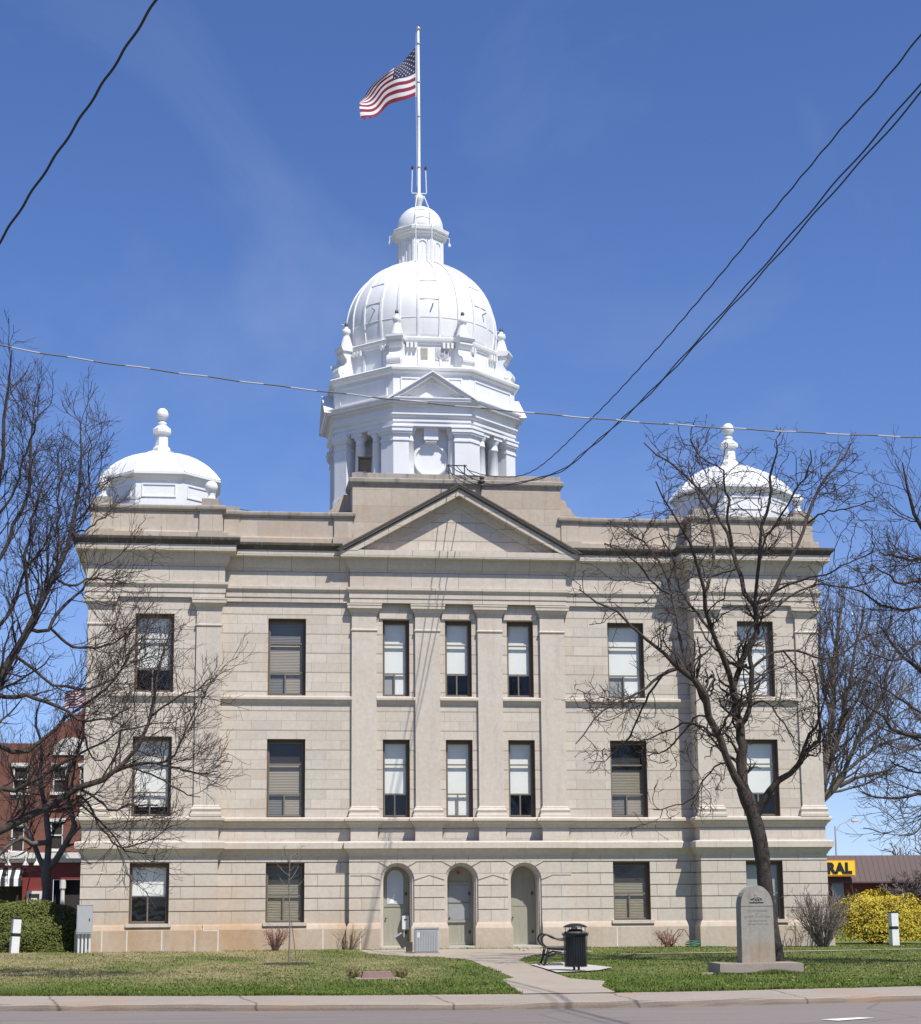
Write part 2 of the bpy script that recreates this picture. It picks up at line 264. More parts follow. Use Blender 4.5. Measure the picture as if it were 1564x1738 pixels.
# ------------------------------------------------------------------ mesh building
class MB:
    """collects faces; build() links them as ONE object"""
    def __init__(s): s.v = []; s.f = []; s.sm = []; s.mi = []; s.smooth = False; s.m = 0
    def add(s, vs, fs):
        o = len(s.v); s.v += [tuple(p) for p in vs]
        for f in fs: s.f.append([i+o for i in f]); s.sm.append(s.smooth); s.mi.append(s.m)
    def quad(s, a, b, c, d): s.add([a, b, c, d], [(0, 1, 2, 3)])
    def box(s, x0, x1, y0, y1, z0, z1, M=None):
        P = [(x, y, z) for z in (z0, z1) for y in (y0, y1) for x in (x0, x1)]
        if M is not None: P = [tuple(M @ Vector(p)) for p in P]
        s.add(P, [(0, 2, 3, 1), (4, 5, 7, 6), (0, 1, 5, 4), (2, 6, 7, 3), (0, 4, 6, 2), (1, 3, 7, 5)])
    def prism(s, poly, axis, a, b, M=None):
        """poly of 2-D points extruded along an axis: 'y' poly=(x,z), 'z' poly=(x,y), 'x' poly=(y,z)"""
        n = len(poly)
        def P(p, t): return {'y': (p[0], t, p[1]), 'z': (p[0], p[1], t), 'x': (t, p[0], p[1])}[axis]
        V = [P(p, a) for p in poly]+[P(p, b) for p in poly]
        if M is not None: V = [tuple(M @ Vector(p)) for p in V]
        s.add(V, [tuple(range(n))[::-1], tuple(range(n, 2*n))]+[(i, (i+1) % n, n+(i+1) % n, n+i) for i in range(n)])
    def lathe(s, prof, cx, cy, n=16, rot=0.0, M=None, close=True):
        """prof of (r, z); rot turns the ring"""
        V = []; F = []
        for r, z in prof:
            for i in range(n):
                a = rot+2*math.pi*i/n; p = (cx+r*math.cos(a), cy+r*math.sin(a), z); V.append(tuple(M @ Vector(p)) if M is not None else p)
        for j in range(len(prof)-1):
            for i in range(n): F.append((j*n+i, j*n+(i+1) % n, (j+1)*n+(i+1) % n, (j+1)*n+i))
        if close: F += [tuple(range(n))[::-1], tuple(range((len(prof)-1)*n, len(prof)*n))]
        s.add(V, F)
    def tube(s, pts, r, n=6, caps=True):
        pts = [Vector(p) for p in pts]; R = r if isinstance(r, (list, tuple)) else [r]*len(pts); V = []; F = []
        u = None
        for i, p in enumerate(pts):
            t = (pts[min(i+1, len(pts)-1)]-pts[max(i-1, 0)]).normalized()
            if u is None: u = t.orthogonal().normalized()
            u = (u-t*u.dot(t)).normalized(); w = t.cross(u)
            for j in range(n):
                a = 2*math.pi*j/n; V.append(tuple(p+(u*math.cos(a)+w*math.sin(a))*R[i]))
        for i in range(len(pts)-1):
            for j in range(n): F.append((i*n+j, i*n+(j+1) % n, (i+1)*n+(j+1) % n, (i+1)*n+j))
        if caps: F += [tuple(range(n))[::-1], tuple(range((len(pts)-1)*n, len(pts)*n))]
        s.add(V, F)
    def sweep(s, path, prof, closed=False):
        """moulding: prof of (outward offset, z) carried along a plan path, mitred; outward = right of travel"""
        n = len(path); P = [Vector(p) for p in path]; V = []; F = []; m = len(prof)
        for i in range(n):
            a = P[i]-P[i-1] if (i or closed) else P[1]-P[0]
            b = P[(i+1) % n]-P[i] if (i < n-1 or closed) else P[-1]-P[-2]
            na = Vector((a.y, -a.x)).normalized(); nb = Vector((b.y, -b.x)).normalized()
            d = na+nb; d = d/max(.25, d.dot(na)) if d.length > 1e-6 else na
            for o, z in prof: V.append((P[i].x+d.x*o, P[i].y+d.y*o, z))
        for i in range(n if closed else n-1):
            j = (i+1) % n
            for q in range(m-1): F.append((i*m+q, j*m+q, j*m+q+1, i*m+q+1))
        if not closed: F += [tuple(range(m)), tuple(range((n-1)*m, n*m))[::-1]]
        s.add(V, F)
    def sheet(s, x0, x1, z0, z1, y, holes=(), rev=.25):
        """wall front at Y=y with rectangular openings and their reveals"""
        xs = sorted({x0, x1, *[h[0] for h in holes], *[h[1] for h in holes]}); zs = sorted({z0, z1, *[h[2] for h in holes], *[h[3] for h in holes]})
        for i in range(len(xs)-1):
            for j in range(len(zs)-1):
                cx, cz = (xs[i]+xs[i+1])/2, (zs[j]+zs[j+1])/2
                if any(h[0] < cx < h[1] and h[2] < cz < h[3] for h in holes): continue
                s.quad((xs[i], y, zs[j]), (xs[i+1], y, zs[j]), (xs[i+1], y, zs[j+1]), (xs[i], y, zs[j+1]))
        for a, b, c, d in holes:
            s.quad((a, y, c), (a, y, d), (a, y+rev, d), (a, y+rev, c)); s.quad((b, y, d), (b, y, c), (b, y+rev, c), (b, y+rev, d))
            s.quad((a, y, d), (b, y, d), (b, y+rev, d), (a, y+rev, d)); s.quad((b, y, c), (a, y, c), (a, y+rev, c), (b, y+rev, c))
    def build(s, name, mats, parent=None, loc=None):
        me = bpy.data.meshes.new(name); me.from_pydata(s.v, [], s.f); me.update()
        for m in (mats if isinstance(mats, (list, tuple)) else [mats]): me.materials.append(m)
        me.polygons.foreach_set('use_smooth', s.sm); me.polygons.foreach_set('material_index', s.mi)
        o = bpy.data.objects.new(name, me); COL.objects.link(o)
        if parent is not None: o.parent = parent
        return o

def recenter(o):
    return o
def tag(o, label, cat, group=None):
    o['label'] = label; o['category'] = cat
    if group: o['group'] = group
    return o
def empty(name, loc, label, cat, group=None, rz=0.0):
    o = bpy.data.objects.new(name, None); COL.objects.link(o); o.location = loc; o.rotation_euler = (0, 0, rz); o.empty_display_size = .3
    return tag(o, label, cat, group)
def struct(o): o['kind'] = 'structure'; return o
def stuff(o): o['kind'] = 'stuff'; return o
def raw_mesh(name, V, F, mats, parent=None, smooth=False, mi=None):
    """fast mesh from numpy arrays (all faces with the same number of corners)"""
    me = bpy.data.meshes.new(name); nv, (nf, k) = len(V), F.shape
    me.vertices.add(nv); me.vertices.foreach_set('co', np.ascontiguousarray(V, dtype=np.float32).ravel())
    me.loops.add(nf*k); me.loops.foreach_set('vertex_index', np.ascontiguousarray(F, dtype=np.int32).ravel())
    me.polygons.add(nf); me.polygons.foreach_set('loop_start', np.arange(0, nf*k, k, dtype=np.int32)); me.polygons.foreach_set('loop_total', np.full(nf, k, dtype=np.int32))
    me.polygons.foreach_set('use_smooth', np.full(nf, smooth))
    if mi is not None: me.polygons.foreach_set('material_index', np.ascontiguousarray(mi, dtype=np.int32))
    me.update(calc_edges=True); me.validate()
    for m in (mats if isinstance(mats, (list, tuple)) else [mats]): me.materials.append(m)
    o = bpy.data.objects.new(name, me); COL.objects.link(o)
    if parent is not None: o.parent = parent
    return o
def text_mesh(body, size, depth, bold=0.0, spacing=1.0):
    cu = bpy.data.curves.new('letters', 'FONT'); cu.body = body; cu.size = size; cu.extrude = depth; cu.offset = bold; cu.align_x = 'CENTER'; cu.align_y = 'CENTER'; cu.space_character = spacing
    ob = bpy.data.objects.new('letters', cu); COL.objects.link(ob)
    dg = bpy.context.evaluated_depsgraph_get(); me = bpy.data.meshes.new_from_object(ob.evaluated_get(dg))
    bpy.data.objects.remove(ob); bpy.data.curves.remove(cu)
    return me
LOCUST = [
 [5.78,-14.0,0.15,0.228,5.74,-14.0,0.64,0.193,5.68,-14.0,1.28,0.179,5.59,-14.0,1.98,0.18,5.55,-14.0,2.62,0.187,5.49,-14.0,3.19,0.195,5.39,-14.0,3.65,0.195,5.26,-14.0,4.06,0.181,5.09,-14.0,4.47,0.152],
 [5.41,-14.0,3.76,0.123,5.72,-14.23,4.35,0.094,6.0,-14.38,4.65,0.079,6.32,-14.52,4.88,0.072,6.46,-14.62,5.13,0.058,6.66,-14.76,5.44,0.05,6.86,-14.86,5.64,0.043,6.78,-15.03,6.14,0.036,6.75,-15.25,6.75,0.025,6.49,-15.5,7.44,0.018],
 [6.29,-14.6,4.88,0.036,6.47,-14.99,5.57,0.032,6.67,-15.24,5.97,0.029,6.74,-15.5,6.44,0.021,6.84,-15.8,6.97,0.014],
 [5.23,-14.0,4.12,0.159,5.11,-14.0,4.55,0.138,5.12,-14.0,5.15,0.124,5.09,-14.0,5.69,0.117,5.05,-14.0,6.01,0.109,4.99,-14.0,6.47,0.102,4.96,-14.0,7.0,0.095],
 [4.97,-14.0,6.88,0.08,4.71,-14.26,7.54,0.073,4.47,-14.42,7.91,0.069,4.38,-14.51,8.16,0.065,4.18,-14.67,8.55,0.058,4.07,-14.87,9.07,0.051,3.93,-15.07,9.57,0.043,3.62,-15.32,10.18,0.036,3.25,-15.58,10.78,0.029,2.91,-15.79,11.24,0.021,2.61,-16.0,11.67,0.014],
 [4.04,-15.0,9.05,0.043,4.26,-14.74,9.57,0.04,4.47,-14.41,10.23,0.037,4.55,-14.01,11.06,0.03,4.39,-13.66,11.75,0.026,4.27,-13.32,12.39,0.019,4.27,-13.0,12.91,0.015],
 [4.98,-14.0,6.96,0.073,5.19,-14.0,7.54,0.073,5.41,-14.0,7.98,0.077,5.59,-14.0,8.3,0.074,5.62,-14.0,8.67,0.074,5.57,-14.0,9.03,0.067],
 [5.57,-14.0,9.0,0.059,5.38,-13.87,9.33,0.059,5.36,-13.73,9.77,0.056,5.25,-13.48,10.54,0.053,5.12,-13.31,11.08,0.045,4.89,-13.13,11.56,0.038,4.66,-12.96,12.07,0.034,4.2,-12.68,12.69,0.031,3.7,-12.41,13.19,0.023,3.34,-12.2,13.59,0.016],
 [5.57,-14.0,9.03,0.052,5.83,-13.95,9.09,0.052,6.16,-13.88,9.37,0.052,6.42,-13.77,9.94,0.049,6.82,-13.66,10.5,0.045,7.14,-13.53,11.2,0.042,7.53,-13.38,12.03,0.038,7.99,-13.23,12.7,0.031,8.49,-13.09,13.19,0.023,8.72,-13.0,13.57,0.016],
 [5.61,-14.0,9.12,0.044,5.67,-14.2,10.02,0.044,5.7,-14.37,10.78,0.041,5.93,-14.55,11.56,0.037,5.93,-14.73,12.24,0.03,6.03,-14.88,12.68,0.022,6.06,-15.0,13.05,0.015],
 [5.24,-13.5,10.54,0.038,5.07,-13.72,11.29,0.034,4.97,-13.93,12.0,0.03,4.85,-14.1,12.44,0.022,4.25,-14.3,12.7,0.019,3.94,-14.5,13.12,0.015],
 [5.64,-14.3,10.0,0.033,5.75,-14.62,10.58,0.029,6.11,-15.0,11.18,0.026,6.35,-15.32,11.71,0.022,6.57,-15.64,12.1,0.018,6.58,-16.0,12.54,0.014],
 [5.14,-14.0,6.01,0.066,5.28,-14.05,6.24,0.066,5.36,-14.13,6.7,0.062,5.36,-14.23,7.27,0.058,5.32,-14.31,7.73,0.051,5.48,-14.4,8.24,0.044],
 [5.37,-14.2,7.36,0.037,5.73,-14.0,7.64,0.037,6.17,-13.79,7.87,0.033,6.8,-13.52,7.95,0.03,7.43,-13.22,7.77,0.026,8.03,-12.96,7.91,0.019,9.01,-12.5,8.48,0.015],
 [5.34,-14.2,7.39,0.044,5.06,-14.09,7.49,0.037,4.82,-14.0,7.59,0.037],
 [5.2,-14.0,4.27,0.116,4.91,-14.14,4.66,0.101,4.69,-14.27,5.04,0.094,4.47,-14.44,5.57,0.094,4.2,-14.61,6.09,0.093,4.07,-14.73,6.46,0.093,4.04,-14.83,6.77,0.086,3.86,-14.89,6.89,0.086,3.62,-14.98,7.09,0.079,3.28,-15.09,7.26,0.064,2.98,-15.21,7.55,0.05,2.48,-15.39,7.92,0.035,1.99,-15.57,8.29,0.028,1.5,-15.74,8.6,0.025,1.01,-15.89,8.79,0.021,0.72,-16.0,9.0,0.014],
 [3.41,-14.6,7.32,0.05,2.99,-14.83,7.15,0.043,2.43,-15.18,6.74,0.035,1.83,-15.52,6.44,0.028,1.17,-15.93,6.07,0.021,0.47,-16.5,5.3,0.014],
 [2.97,-14.9,7.14,0.029,2.71,-14.62,6.72,0.029,2.51,-14.34,6.25,0.025,2.31,-14.01,5.7,0.022,1.8,-13.6,5.15,0.015],
 [3.75,-14.5,7.15,0.036,3.63,-14.31,7.71,0.04,3.59,-14.02,8.67,0.037,3.52,-13.83,9.27,0.033,3.39,-13.63,9.9,0.03,3.11,-13.41,10.55,0.022,2.71,-13.23,10.96,0.019,2.08,-13.0,11.23,0.015],
 [4.27,-14.0,7.06,0.029,4.44,-13.91,7.24,0.033,4.5,-13.82,7.05,0.029,4.48,-13.7,6.77,0.022],
 [3.47,-14.0,9.24,0.029,3.01,-14.3,9.4,0.026,2.47,-14.76,9.83,0.022,2.02,-15.12,10.12,0.016,1.43,-15.5,10.25,0.014],
 [4.47,-14.2,8.21,0.037,4.25,-13.8,8.68,0.037,4.0,-13.37,9.2,0.034,3.93,-12.96,9.81,0.03,3.88,-12.5,10.51,0.023,3.68,-12.0,11.23,0.015],
 [5.6,-14.0,8.67,0.037,6.1,-13.75,8.87,0.033,6.9,-13.28,9.49,0.03,7.76,-12.86,9.8,0.027,8.61,-12.46,9.73,0.019,9.6,-12.0,10.07,0.016],
 [6.15,-13.9,9.37,0.03,6.64,-14.3,9.61,0.03,7.19,-14.72,9.69,0.022,7.67,-15.12,9.92,0.018,8.14,-15.5,10.08,0.014],
 [7.22,-13.3,11.25,0.03,7.64,-13.68,11.5,0.023,8.13,-14.06,11.55,0.019,8.67,-14.5,11.65,0.015],
 [4.99,-14.0,6.47,0.029,4.77,-13.79,6.1,0.026,4.9,-13.59,5.68,0.022,5.07,-13.5,5.54,0.018],
 [6.35,-13.8,7.89,0.026,6.74,-13.51,7.56,0.022,7.23,-13.13,7.08,0.019,7.47,-12.8,6.59,0.015],
 [4.38,-14.0,6.15,0.029,4.1,-13.76,6.24,0.026,3.82,-13.36,5.84,0.022,3.53,-12.99,5.5,0.019,3.09,-12.6,5.31,0.015],
 [4.77,-14.0,5.06,0.025,4.48,-13.86,5.0,0.022,4.23,-13.63,4.58,0.018,3.91,-13.39,4.16,0.015,3.1,-13.0,3.96,0.012],
 [5.29,-14.1,6.44,0.029,5.65,-14.39,6.55,0.025,5.94,-14.82,6.0,0.022,6.09,-15.2,5.47,0.014]]
SLENDER = [
 [-13.02,2.5,-0.19,0.178,-13.05,2.5,1.28,0.154,-13.07,2.5,1.93,0.146,-13.11,2.5,2.68,0.163,-13.09,2.5,3.15,0.139],
 [-13.09,2.5,2.96,0.106,-13.08,2.67,3.59,0.107,-13.1,2.84,4.18,0.099,-13.3,3.08,5.07,0.083,-13.52,3.3,5.85,0.067,-13.46,3.56,6.84,0.05,-13.74,3.81,7.74,0.034,-13.59,4.0,8.45,0.021],
 [-13.1,2.5,2.81,0.098,-12.77,2.38,3.2,0.106,-12.47,2.24,3.74,0.098,-12.24,2.1,4.28,0.09,-12.4,1.92,5.0,0.073,-12.52,1.77,5.65,0.065,-12.23,1.58,6.39,0.049,-12.01,1.4,7.13,0.033,-11.84,1.2,7.97,0.02],
 [-13.13,2.5,2.72,0.081,-13.41,2.65,3.34,0.082,-13.61,2.76,3.82,0.074,-13.93,2.93,4.49,0.058,-14.2,3.12,5.35,0.05,-14.44,3.32,6.23,0.033,-14.74,3.5,7.02,0.025],
 [-13.07,2.5,3.71,0.09,-13.55,2.22,3.68,0.081,-13.85,2.03,3.81,0.073,-14.19,1.81,3.67,0.064,-14.45,1.58,3.39,0.064,-14.78,1.2,2.85,0.048],
 [-12.46,2.1,3.73,0.049,-11.94,1.59,4.24,0.04,-11.46,1.07,4.77,0.032,-10.99,0.6,5.21,0.024]]
ELM = [
 [-13.2,-19.0,0.18,0.256,-13.2,-19.0,1.45,0.196,-13.16,-19.0,2.16,0.186,-13.09,-19.0,2.75,0.187,-12.99,-19.0,3.35,0.177],
 [-13.01,-19.0,3.29,0.125,-12.66,-18.95,3.05,0.104,-12.19,-18.9,3.23,0.089,-11.75,-18.85,3.47,0.084,-11.31,-18.79,3.67,0.084,-11.09,-18.77,3.83,0.079,-10.86,-18.74,3.98,0.074,-10.64,-18.71,4.12,0.069,-10.33,-18.67,4.25,0.059,-9.92,-18.63,4.46,0.053,-9.61,-18.58,4.76,0.048,-9.3,-18.53,5.18,0.043,-9.19,-18.48,5.64,0.038,-9.11,-18.42,6.21,0.033,-9.06,-18.37,6.7,0.025,-8.92,-18.33,7.16,0.016,-8.74,-18.28,7.62,0.011],
 [-9.93,-18.46,4.47,0.032,-9.52,-18.61,4.62,0.035,-9.22,-18.72,4.64,0.032,-8.93,-18.82,4.63,0.027,-8.66,-18.94,4.82,0.024,-8.46,-19.08,5.18,0.021,-8.33,-19.21,5.52,0.016,-8.19,-19.36,5.9,0.011],
 [-9.08,-18.64,4.65,0.021,-8.67,-18.48,4.57,0.022,-8.25,-18.31,4.51,0.022,-7.99,-18.2,4.48,0.016,-7.73,-18.1,4.54,0.011],
 [-9.66,-18.55,4.6,0.021,-9.22,-18.79,4.44,0.019,-8.91,-18.96,4.3,0.019,-8.51,-19.22,4.02,0.016,-8.1,-19.45,3.89,0.01],
 [-9.2,-18.37,5.65,0.022,-8.76,-18.66,5.97,0.019,-8.26,-18.94,6.16,0.016,-7.89,-19.18,6.42,0.011],
 [-10.64,-18.64,4.12,0.027,-10.3,-18.83,3.94,0.026,-9.91,-19.07,3.65,0.024,-9.55,-19.26,3.7,0.021,-9.0,-19.54,3.74,0.016],
 [-10.58,-18.64,3.95,0.027,-10.42,-18.69,3.79,0.027,-10.16,-18.82,3.36,0.024,-9.91,-18.93,2.99,0.021,-9.72,-18.98,2.86,0.016,-9.11,-19.14,3.04,0.013,-8.69,-19.27,3.34,0.01],
 [-10.68,-18.55,3.86,0.024,-10.32,-18.39,3.56,0.021,-9.89,-18.19,3.14,0.019,-9.64,-18.06,2.83,0.013,-9.21,-17.92,2.77,0.011],
 [-12.99,-19.0,3.35,0.125,-12.81,-19.05,4.31,0.115,-12.61,-19.1,5.28,0.105,-12.28,-19.16,6.26,0.09,-12.13,-19.18,6.73,0.085,-11.88,-19.21,7.18,0.074,-11.62,-19.24,7.7,0.069,-11.36,-19.26,8.17,0.064,-11.22,-19.28,8.5,0.059,-11.03,-19.31,8.94,0.053,-10.89,-19.33,9.45,0.046,-10.79,-19.36,9.96,0.04,-10.74,-19.39,10.61,0.032,-10.75,-19.42,11.29,0.022,-10.76,-19.45,11.86,0.011],
 [-11.77,-19.18,7.43,0.042,-11.52,-19.1,7.37,0.043,-11.28,-19.01,7.45,0.04,-11.2,-18.92,7.74,0.038,-10.97,-18.81,8.02,0.032,-10.77,-18.71,8.29,0.027,-10.54,-18.6,8.57,0.022,-10.21,-18.46,8.92,0.016,-9.79,-18.28,9.36,0.011],
 [-11.28,-19.0,7.45,0.032,-10.95,-18.75,7.18,0.03,-10.53,-18.51,7.11,0.027,-10.11,-18.28,7.22,0.022,-9.69,-18.01,7.52,0.017],
 [-12.06,-19.18,6.88,0.032,-11.7,-19.06,6.65,0.032,-11.21,-18.9,6.3,0.029,-10.61,-18.73,6.2,0.027,-10.07,-18.57,6.41,0.022,-9.6,-18.41,6.82,0.016,-9.14,-18.28,7.03,0.011],
 [-12.39,-19.18,6.07,0.047,-12.07,-19.28,5.94,0.047,-11.7,-19.38,5.99,0.045,-11.33,-19.5,5.86,0.042,-10.89,-19.63,5.67,0.031,-10.52,-19.76,5.41,0.026,-10.04,-19.9,5.46,0.021,-9.5,-20.08,5.69,0.016],
 [-10.52,-19.72,5.42,0.021,-10.46,-19.59,5.01,0.021,-10.28,-19.47,4.65,0.016,-9.93,-19.36,4.72,0.013],
 [-12.67,-19.0,5.05,0.058,-12.26,-18.89,5.0,0.053,-11.9,-18.78,4.82,0.048,-11.56,-18.68,4.98,0.043,-11.21,-18.54,5.34,0.037,-10.87,-18.42,5.67,0.032,-10.51,-18.29,6.0,0.027,-10.04,-18.13,6.4,0.022,-9.74,-17.98,6.94,0.016,-9.44,-17.83,7.48,0.011],
 [-12.87,-19.0,4.07,0.063,-12.45,-19.09,4.19,0.058,-11.95,-19.19,4.0,0.052,-11.48,-19.3,4.3,0.042,-11.06,-19.4,4.53,0.037,-10.52,-19.52,4.83,0.026,-10.04,-19.63,5.06,0.021,-9.44,-19.75,5.3,0.016,-8.72,-19.9,5.41,0.01],
 [-12.91,-19.0,3.59,0.083,-13.12,-19.11,4.79,0.078,-12.98,-19.23,6.0,0.073,-12.77,-19.35,7.22,0.068,-12.56,-19.46,8.45,0.063,-12.45,-19.57,9.68,0.053,-12.36,-19.69,10.92,0.043,-12.3,-19.79,12.05,0.032,-12.22,-19.85,12.68,0.021,-12.18,-19.9,13.24,0.013],
 [-12.56,-19.45,8.45,0.042,-12.24,-19.37,9.1,0.043,-12.02,-19.29,9.75,0.037,-11.81,-19.21,10.41,0.032,-11.8,-19.13,11.21,0.027,-11.8,-19.06,11.87,0.016,-11.85,-19.0,12.41,0.011],
 [-12.45,-19.63,9.67,0.032,-12.1,-19.82,10.14,0.026,-11.8,-20.14,11.08,0.021,-11.62,-20.32,11.6,0.016,-11.38,-20.44,11.89,0.011],
 [-11.62,-19.18,7.71,0.037,-11.78,-19.34,8.23,0.037,-11.82,-19.51,8.83,0.032,-11.73,-19.71,9.54,0.026,-11.55,-19.86,10.02,0.024,-11.38,-20.0,10.49,0.016,-11.23,-20.08,10.73,0.011],
 [-12.77,-19.36,7.22,0.042,-12.31,-19.22,7.49,0.042,-12.0,-19.03,8.15,0.037,-11.85,-18.86,8.82,0.027,-11.51,-18.72,9.24,0.022,-11.3,-18.55,9.92,0.016],
 [-11.04,-19.27,8.95,0.027,-11.18,-19.14,9.35,0.027,-11.21,-19.01,9.83,0.024,-11.23,-18.81,10.52,0.019,-11.11,-18.64,11.08,0.014],
 [-10.82,-19.36,9.7,0.021,-10.55,-19.48,9.99,0.019,-10.55,-19.7,10.71,0.016,-10.52,-19.9,11.36,0.011],
 [-10.88,-19.36,9.44,0.021,-10.56,-19.12,9.62,0.019,-10.16,-18.78,10.03,0.016,-9.99,-18.55,10.41,0.011],
 [-11.22,-19.27,8.5,0.027,-10.9,-19.05,8.36,0.027,-10.49,-18.8,8.54,0.022,-10.13,-18.58,8.58,0.016,-9.76,-18.37,8.56,0.011],
 [-12.99,-19.0,3.35,0.073,-13.49,-19.38,4.53,0.067,-13.95,-19.75,5.69,0.057,-14.18,-20.1,6.85,0.041,-14.29,-20.45,8.0,0.031,-14.17,-20.8,9.14,0.015]]
EDGE = [
 [10.96,-16.5,0.12,0.247,10.98,-16.5,1.26,0.201,10.94,-16.5,2.34,0.196,10.8,-16.5,3.44,0.185,10.64,-16.5,4.4,0.167],
 [10.71,-16.5,4.26,0.108,9.96,-16.84,5.06,0.089,9.15,-17.08,5.25,0.071,8.41,-17.3,5.38,0.053,7.71,-17.51,5.54,0.041,7.32,-17.68,5.9,0.029,6.85,-17.83,6.11,0.02,6.31,-18.0,6.22,0.014],
 [10.67,-16.5,4.4,0.108,10.41,-16.26,5.96,0.097,9.99,-16.06,7.25,0.079,9.53,-15.89,8.28,0.061,9.21,-15.8,8.78,0.049,8.62,-15.72,8.63,0.037,8.13,-15.63,8.88,0.028,7.77,-15.56,9.18,0.022,7.35,-15.5,9.26,0.012],
 [10.64,-16.5,4.4,0.108,10.4,-16.71,6.47,0.096,9.99,-16.88,8.13,0.084,9.43,-17.03,9.52,0.066,8.92,-17.11,10.14,0.054,8.58,-17.2,10.97,0.042,8.43,-17.26,11.6,0.03,8.36,-17.3,11.95,0.015],
 [9.48,-16.9,9.54,0.048,9.16,-16.63,9.73,0.043,8.77,-16.34,9.78,0.037,8.43,-16.08,9.94,0.031,8.21,-15.9,10.07,0.019],
 [10.07,-16.7,8.16,0.054,9.18,-17.16,8.85,0.048,8.57,-17.42,9.08,0.036,7.99,-17.64,8.96,0.029,7.49,-17.86,9.19,0.021,7.16,-18.0,9.3,0.012],
 [10.31,-16.5,5.93,0.06,9.66,-16.05,6.68,0.055,9.14,-15.73,7.15,0.043,8.76,-15.47,7.61,0.034,8.5,-15.24,8.07,0.025,8.35,-15.1,8.39,0.016],
 [10.64,-16.5,4.4,0.072,9.63,-16.81,4.17,0.059,8.8,-17.06,4.09,0.047,8.38,-17.19,4.13,0.041,7.74,-17.39,4.0,0.029,7.14,-17.58,4.03,0.02,6.8,-17.7,4.12,0.011],
 [9.19,-17.3,5.19,0.041,8.92,-17.0,5.8,0.036,8.53,-16.78,6.1,0.03,8.14,-16.53,6.47,0.024,7.67,-16.28,6.78,0.018,7.31,-16.1,6.94,0.012],
 [10.64,-16.5,4.4,0.096,10.49,-17.14,6.42,0.083,10.21,-17.69,8.15,0.071,10.05,-18.07,9.33,0.047,9.92,-18.33,10.12,0.029,9.8,-18.5,10.63,0.018],
 [10.02,-16.8,8.15,0.042,9.05,-17.32,7.63,0.036,8.32,-17.68,7.58,0.029,7.56,-18.13,7.1,0.023,6.87,-18.5,7.17,0.017],
 [9.97,-16.8,5.07,0.048,9.52,-16.44,4.54,0.042,9.05,-16.18,4.7,0.033,8.63,-15.96,4.71,0.024,8.24,-15.7,5.01,0.018],
 [8.93,-17.1,4.09,0.029,8.4,-17.45,3.53,0.026,7.92,-17.71,3.19,0.02,7.5,-17.9,3.12,0.011]]
REAR = [
 [14.62,13.0,0.09,0.4,14.84,13.0,2.38,0.342,15.16,13.0,4.0,0.303,15.57,13.0,5.17,0.284,16.21,13.0,5.87,0.264],
 [15.29,13.0,4.24,0.222,15.89,12.88,4.93,0.213,16.49,12.74,5.81,0.182,16.97,12.67,6.14,0.142,17.26,12.6,6.6,0.112,17.58,12.51,7.25,0.091,17.82,12.41,7.96,0.071,18.31,12.28,8.89,0.061,18.92,12.13,9.83,0.041,19.42,12.0,10.77,0.026],
 [17.1,12.7,6.21,0.091,17.53,12.5,6.43,0.081,17.96,12.32,6.58,0.061,18.71,12.0,6.75,0.04,19.13,11.8,6.97,0.025],
 [16.21,13.0,5.87,0.183,16.65,13.08,6.82,0.174,16.92,13.15,7.78,0.154,17.11,13.24,8.98,0.134,17.29,13.34,10.44,0.114,17.45,13.43,11.67,0.083,17.72,13.52,12.91,0.063,17.98,13.6,14.04,0.031],
 [16.96,13.2,7.31,0.113,17.34,13.08,8.25,0.103,17.59,12.93,9.43,0.092,17.84,12.78,10.62,0.072,18.1,12.64,11.81,0.052,18.36,12.49,13.0,0.031,18.48,12.4,13.72,0.021],
 [17.31,12.5,6.78,0.081,18.03,12.73,7.27,0.071,18.9,13.01,7.89,0.062,19.89,13.27,8.16,0.046,20.75,13.5,8.43,0.031],
 [17.38,12.3,7.24,0.071,17.97,12.07,8.4,0.061,18.55,11.88,9.33,0.051,19.02,11.62,10.72,0.041,19.49,11.4,11.89,0.025],
 [17.17,13.4,9.0,0.072,17.01,13.65,10.23,0.062,17.03,13.9,11.48,0.052,17.13,14.2,13.01,0.042,17.4,14.4,14.04,0.026],
 [17.01,13.4,7.8,0.072,17.7,13.68,8.79,0.062,18.48,13.96,9.79,0.052,19.34,14.35,11.32,0.042,19.74,14.6,12.35,0.032],
 [17.48,12.2,7.46,0.051,18.49,12.51,8.32,0.051,19.49,12.78,8.95,0.041,20.36,13.0,9.46,0.031],
 [15.16,13.0,4.0,0.202,14.7,13.22,5.88,0.183,14.39,13.49,8.27,0.144,14.33,13.76,10.71,0.104,14.24,14.0,12.94,0.052]]# ------------------------------------------------------------------ ground, road, kerb
def yc(x): return -27.7+2.8*(1-math.exp(-(x+2.3)**2/110))
def zg(x, y): return .19+.11*min(1, max(0, (y-yc(x)-1.2)/25.5))
XS = sorted(set([-400, -150, -60, -35]+[round(-24+i*.5, 2) for i in range(97)]+[40, 70, 150, 400]))
def strips(name, rows, mat):
    """rows: list of functions x -> (y, z)"""
    V = [(x, *r(x)) for r in rows for x in XS]; n = len(XS)
    F = [(j*n+i, j*n+i+1, (j+1)*n+i+1, (j+1)*n+i) for j in range(len(rows)-1) for i in range(n-1)]
    b = MB(); b.add(V, F)
    if isinstance(mat, list): b.mi = [1 if i < 2*(n-1) else 0 for i in range(len(F))]
    return b.build(name, mat)
b = MB(); b.quad((-900, -500, -.06), (900, -500, -.06), (900, 1400, -.06), (-900, 1400, -.06)); struct(b.build('ground', M_EARTH))
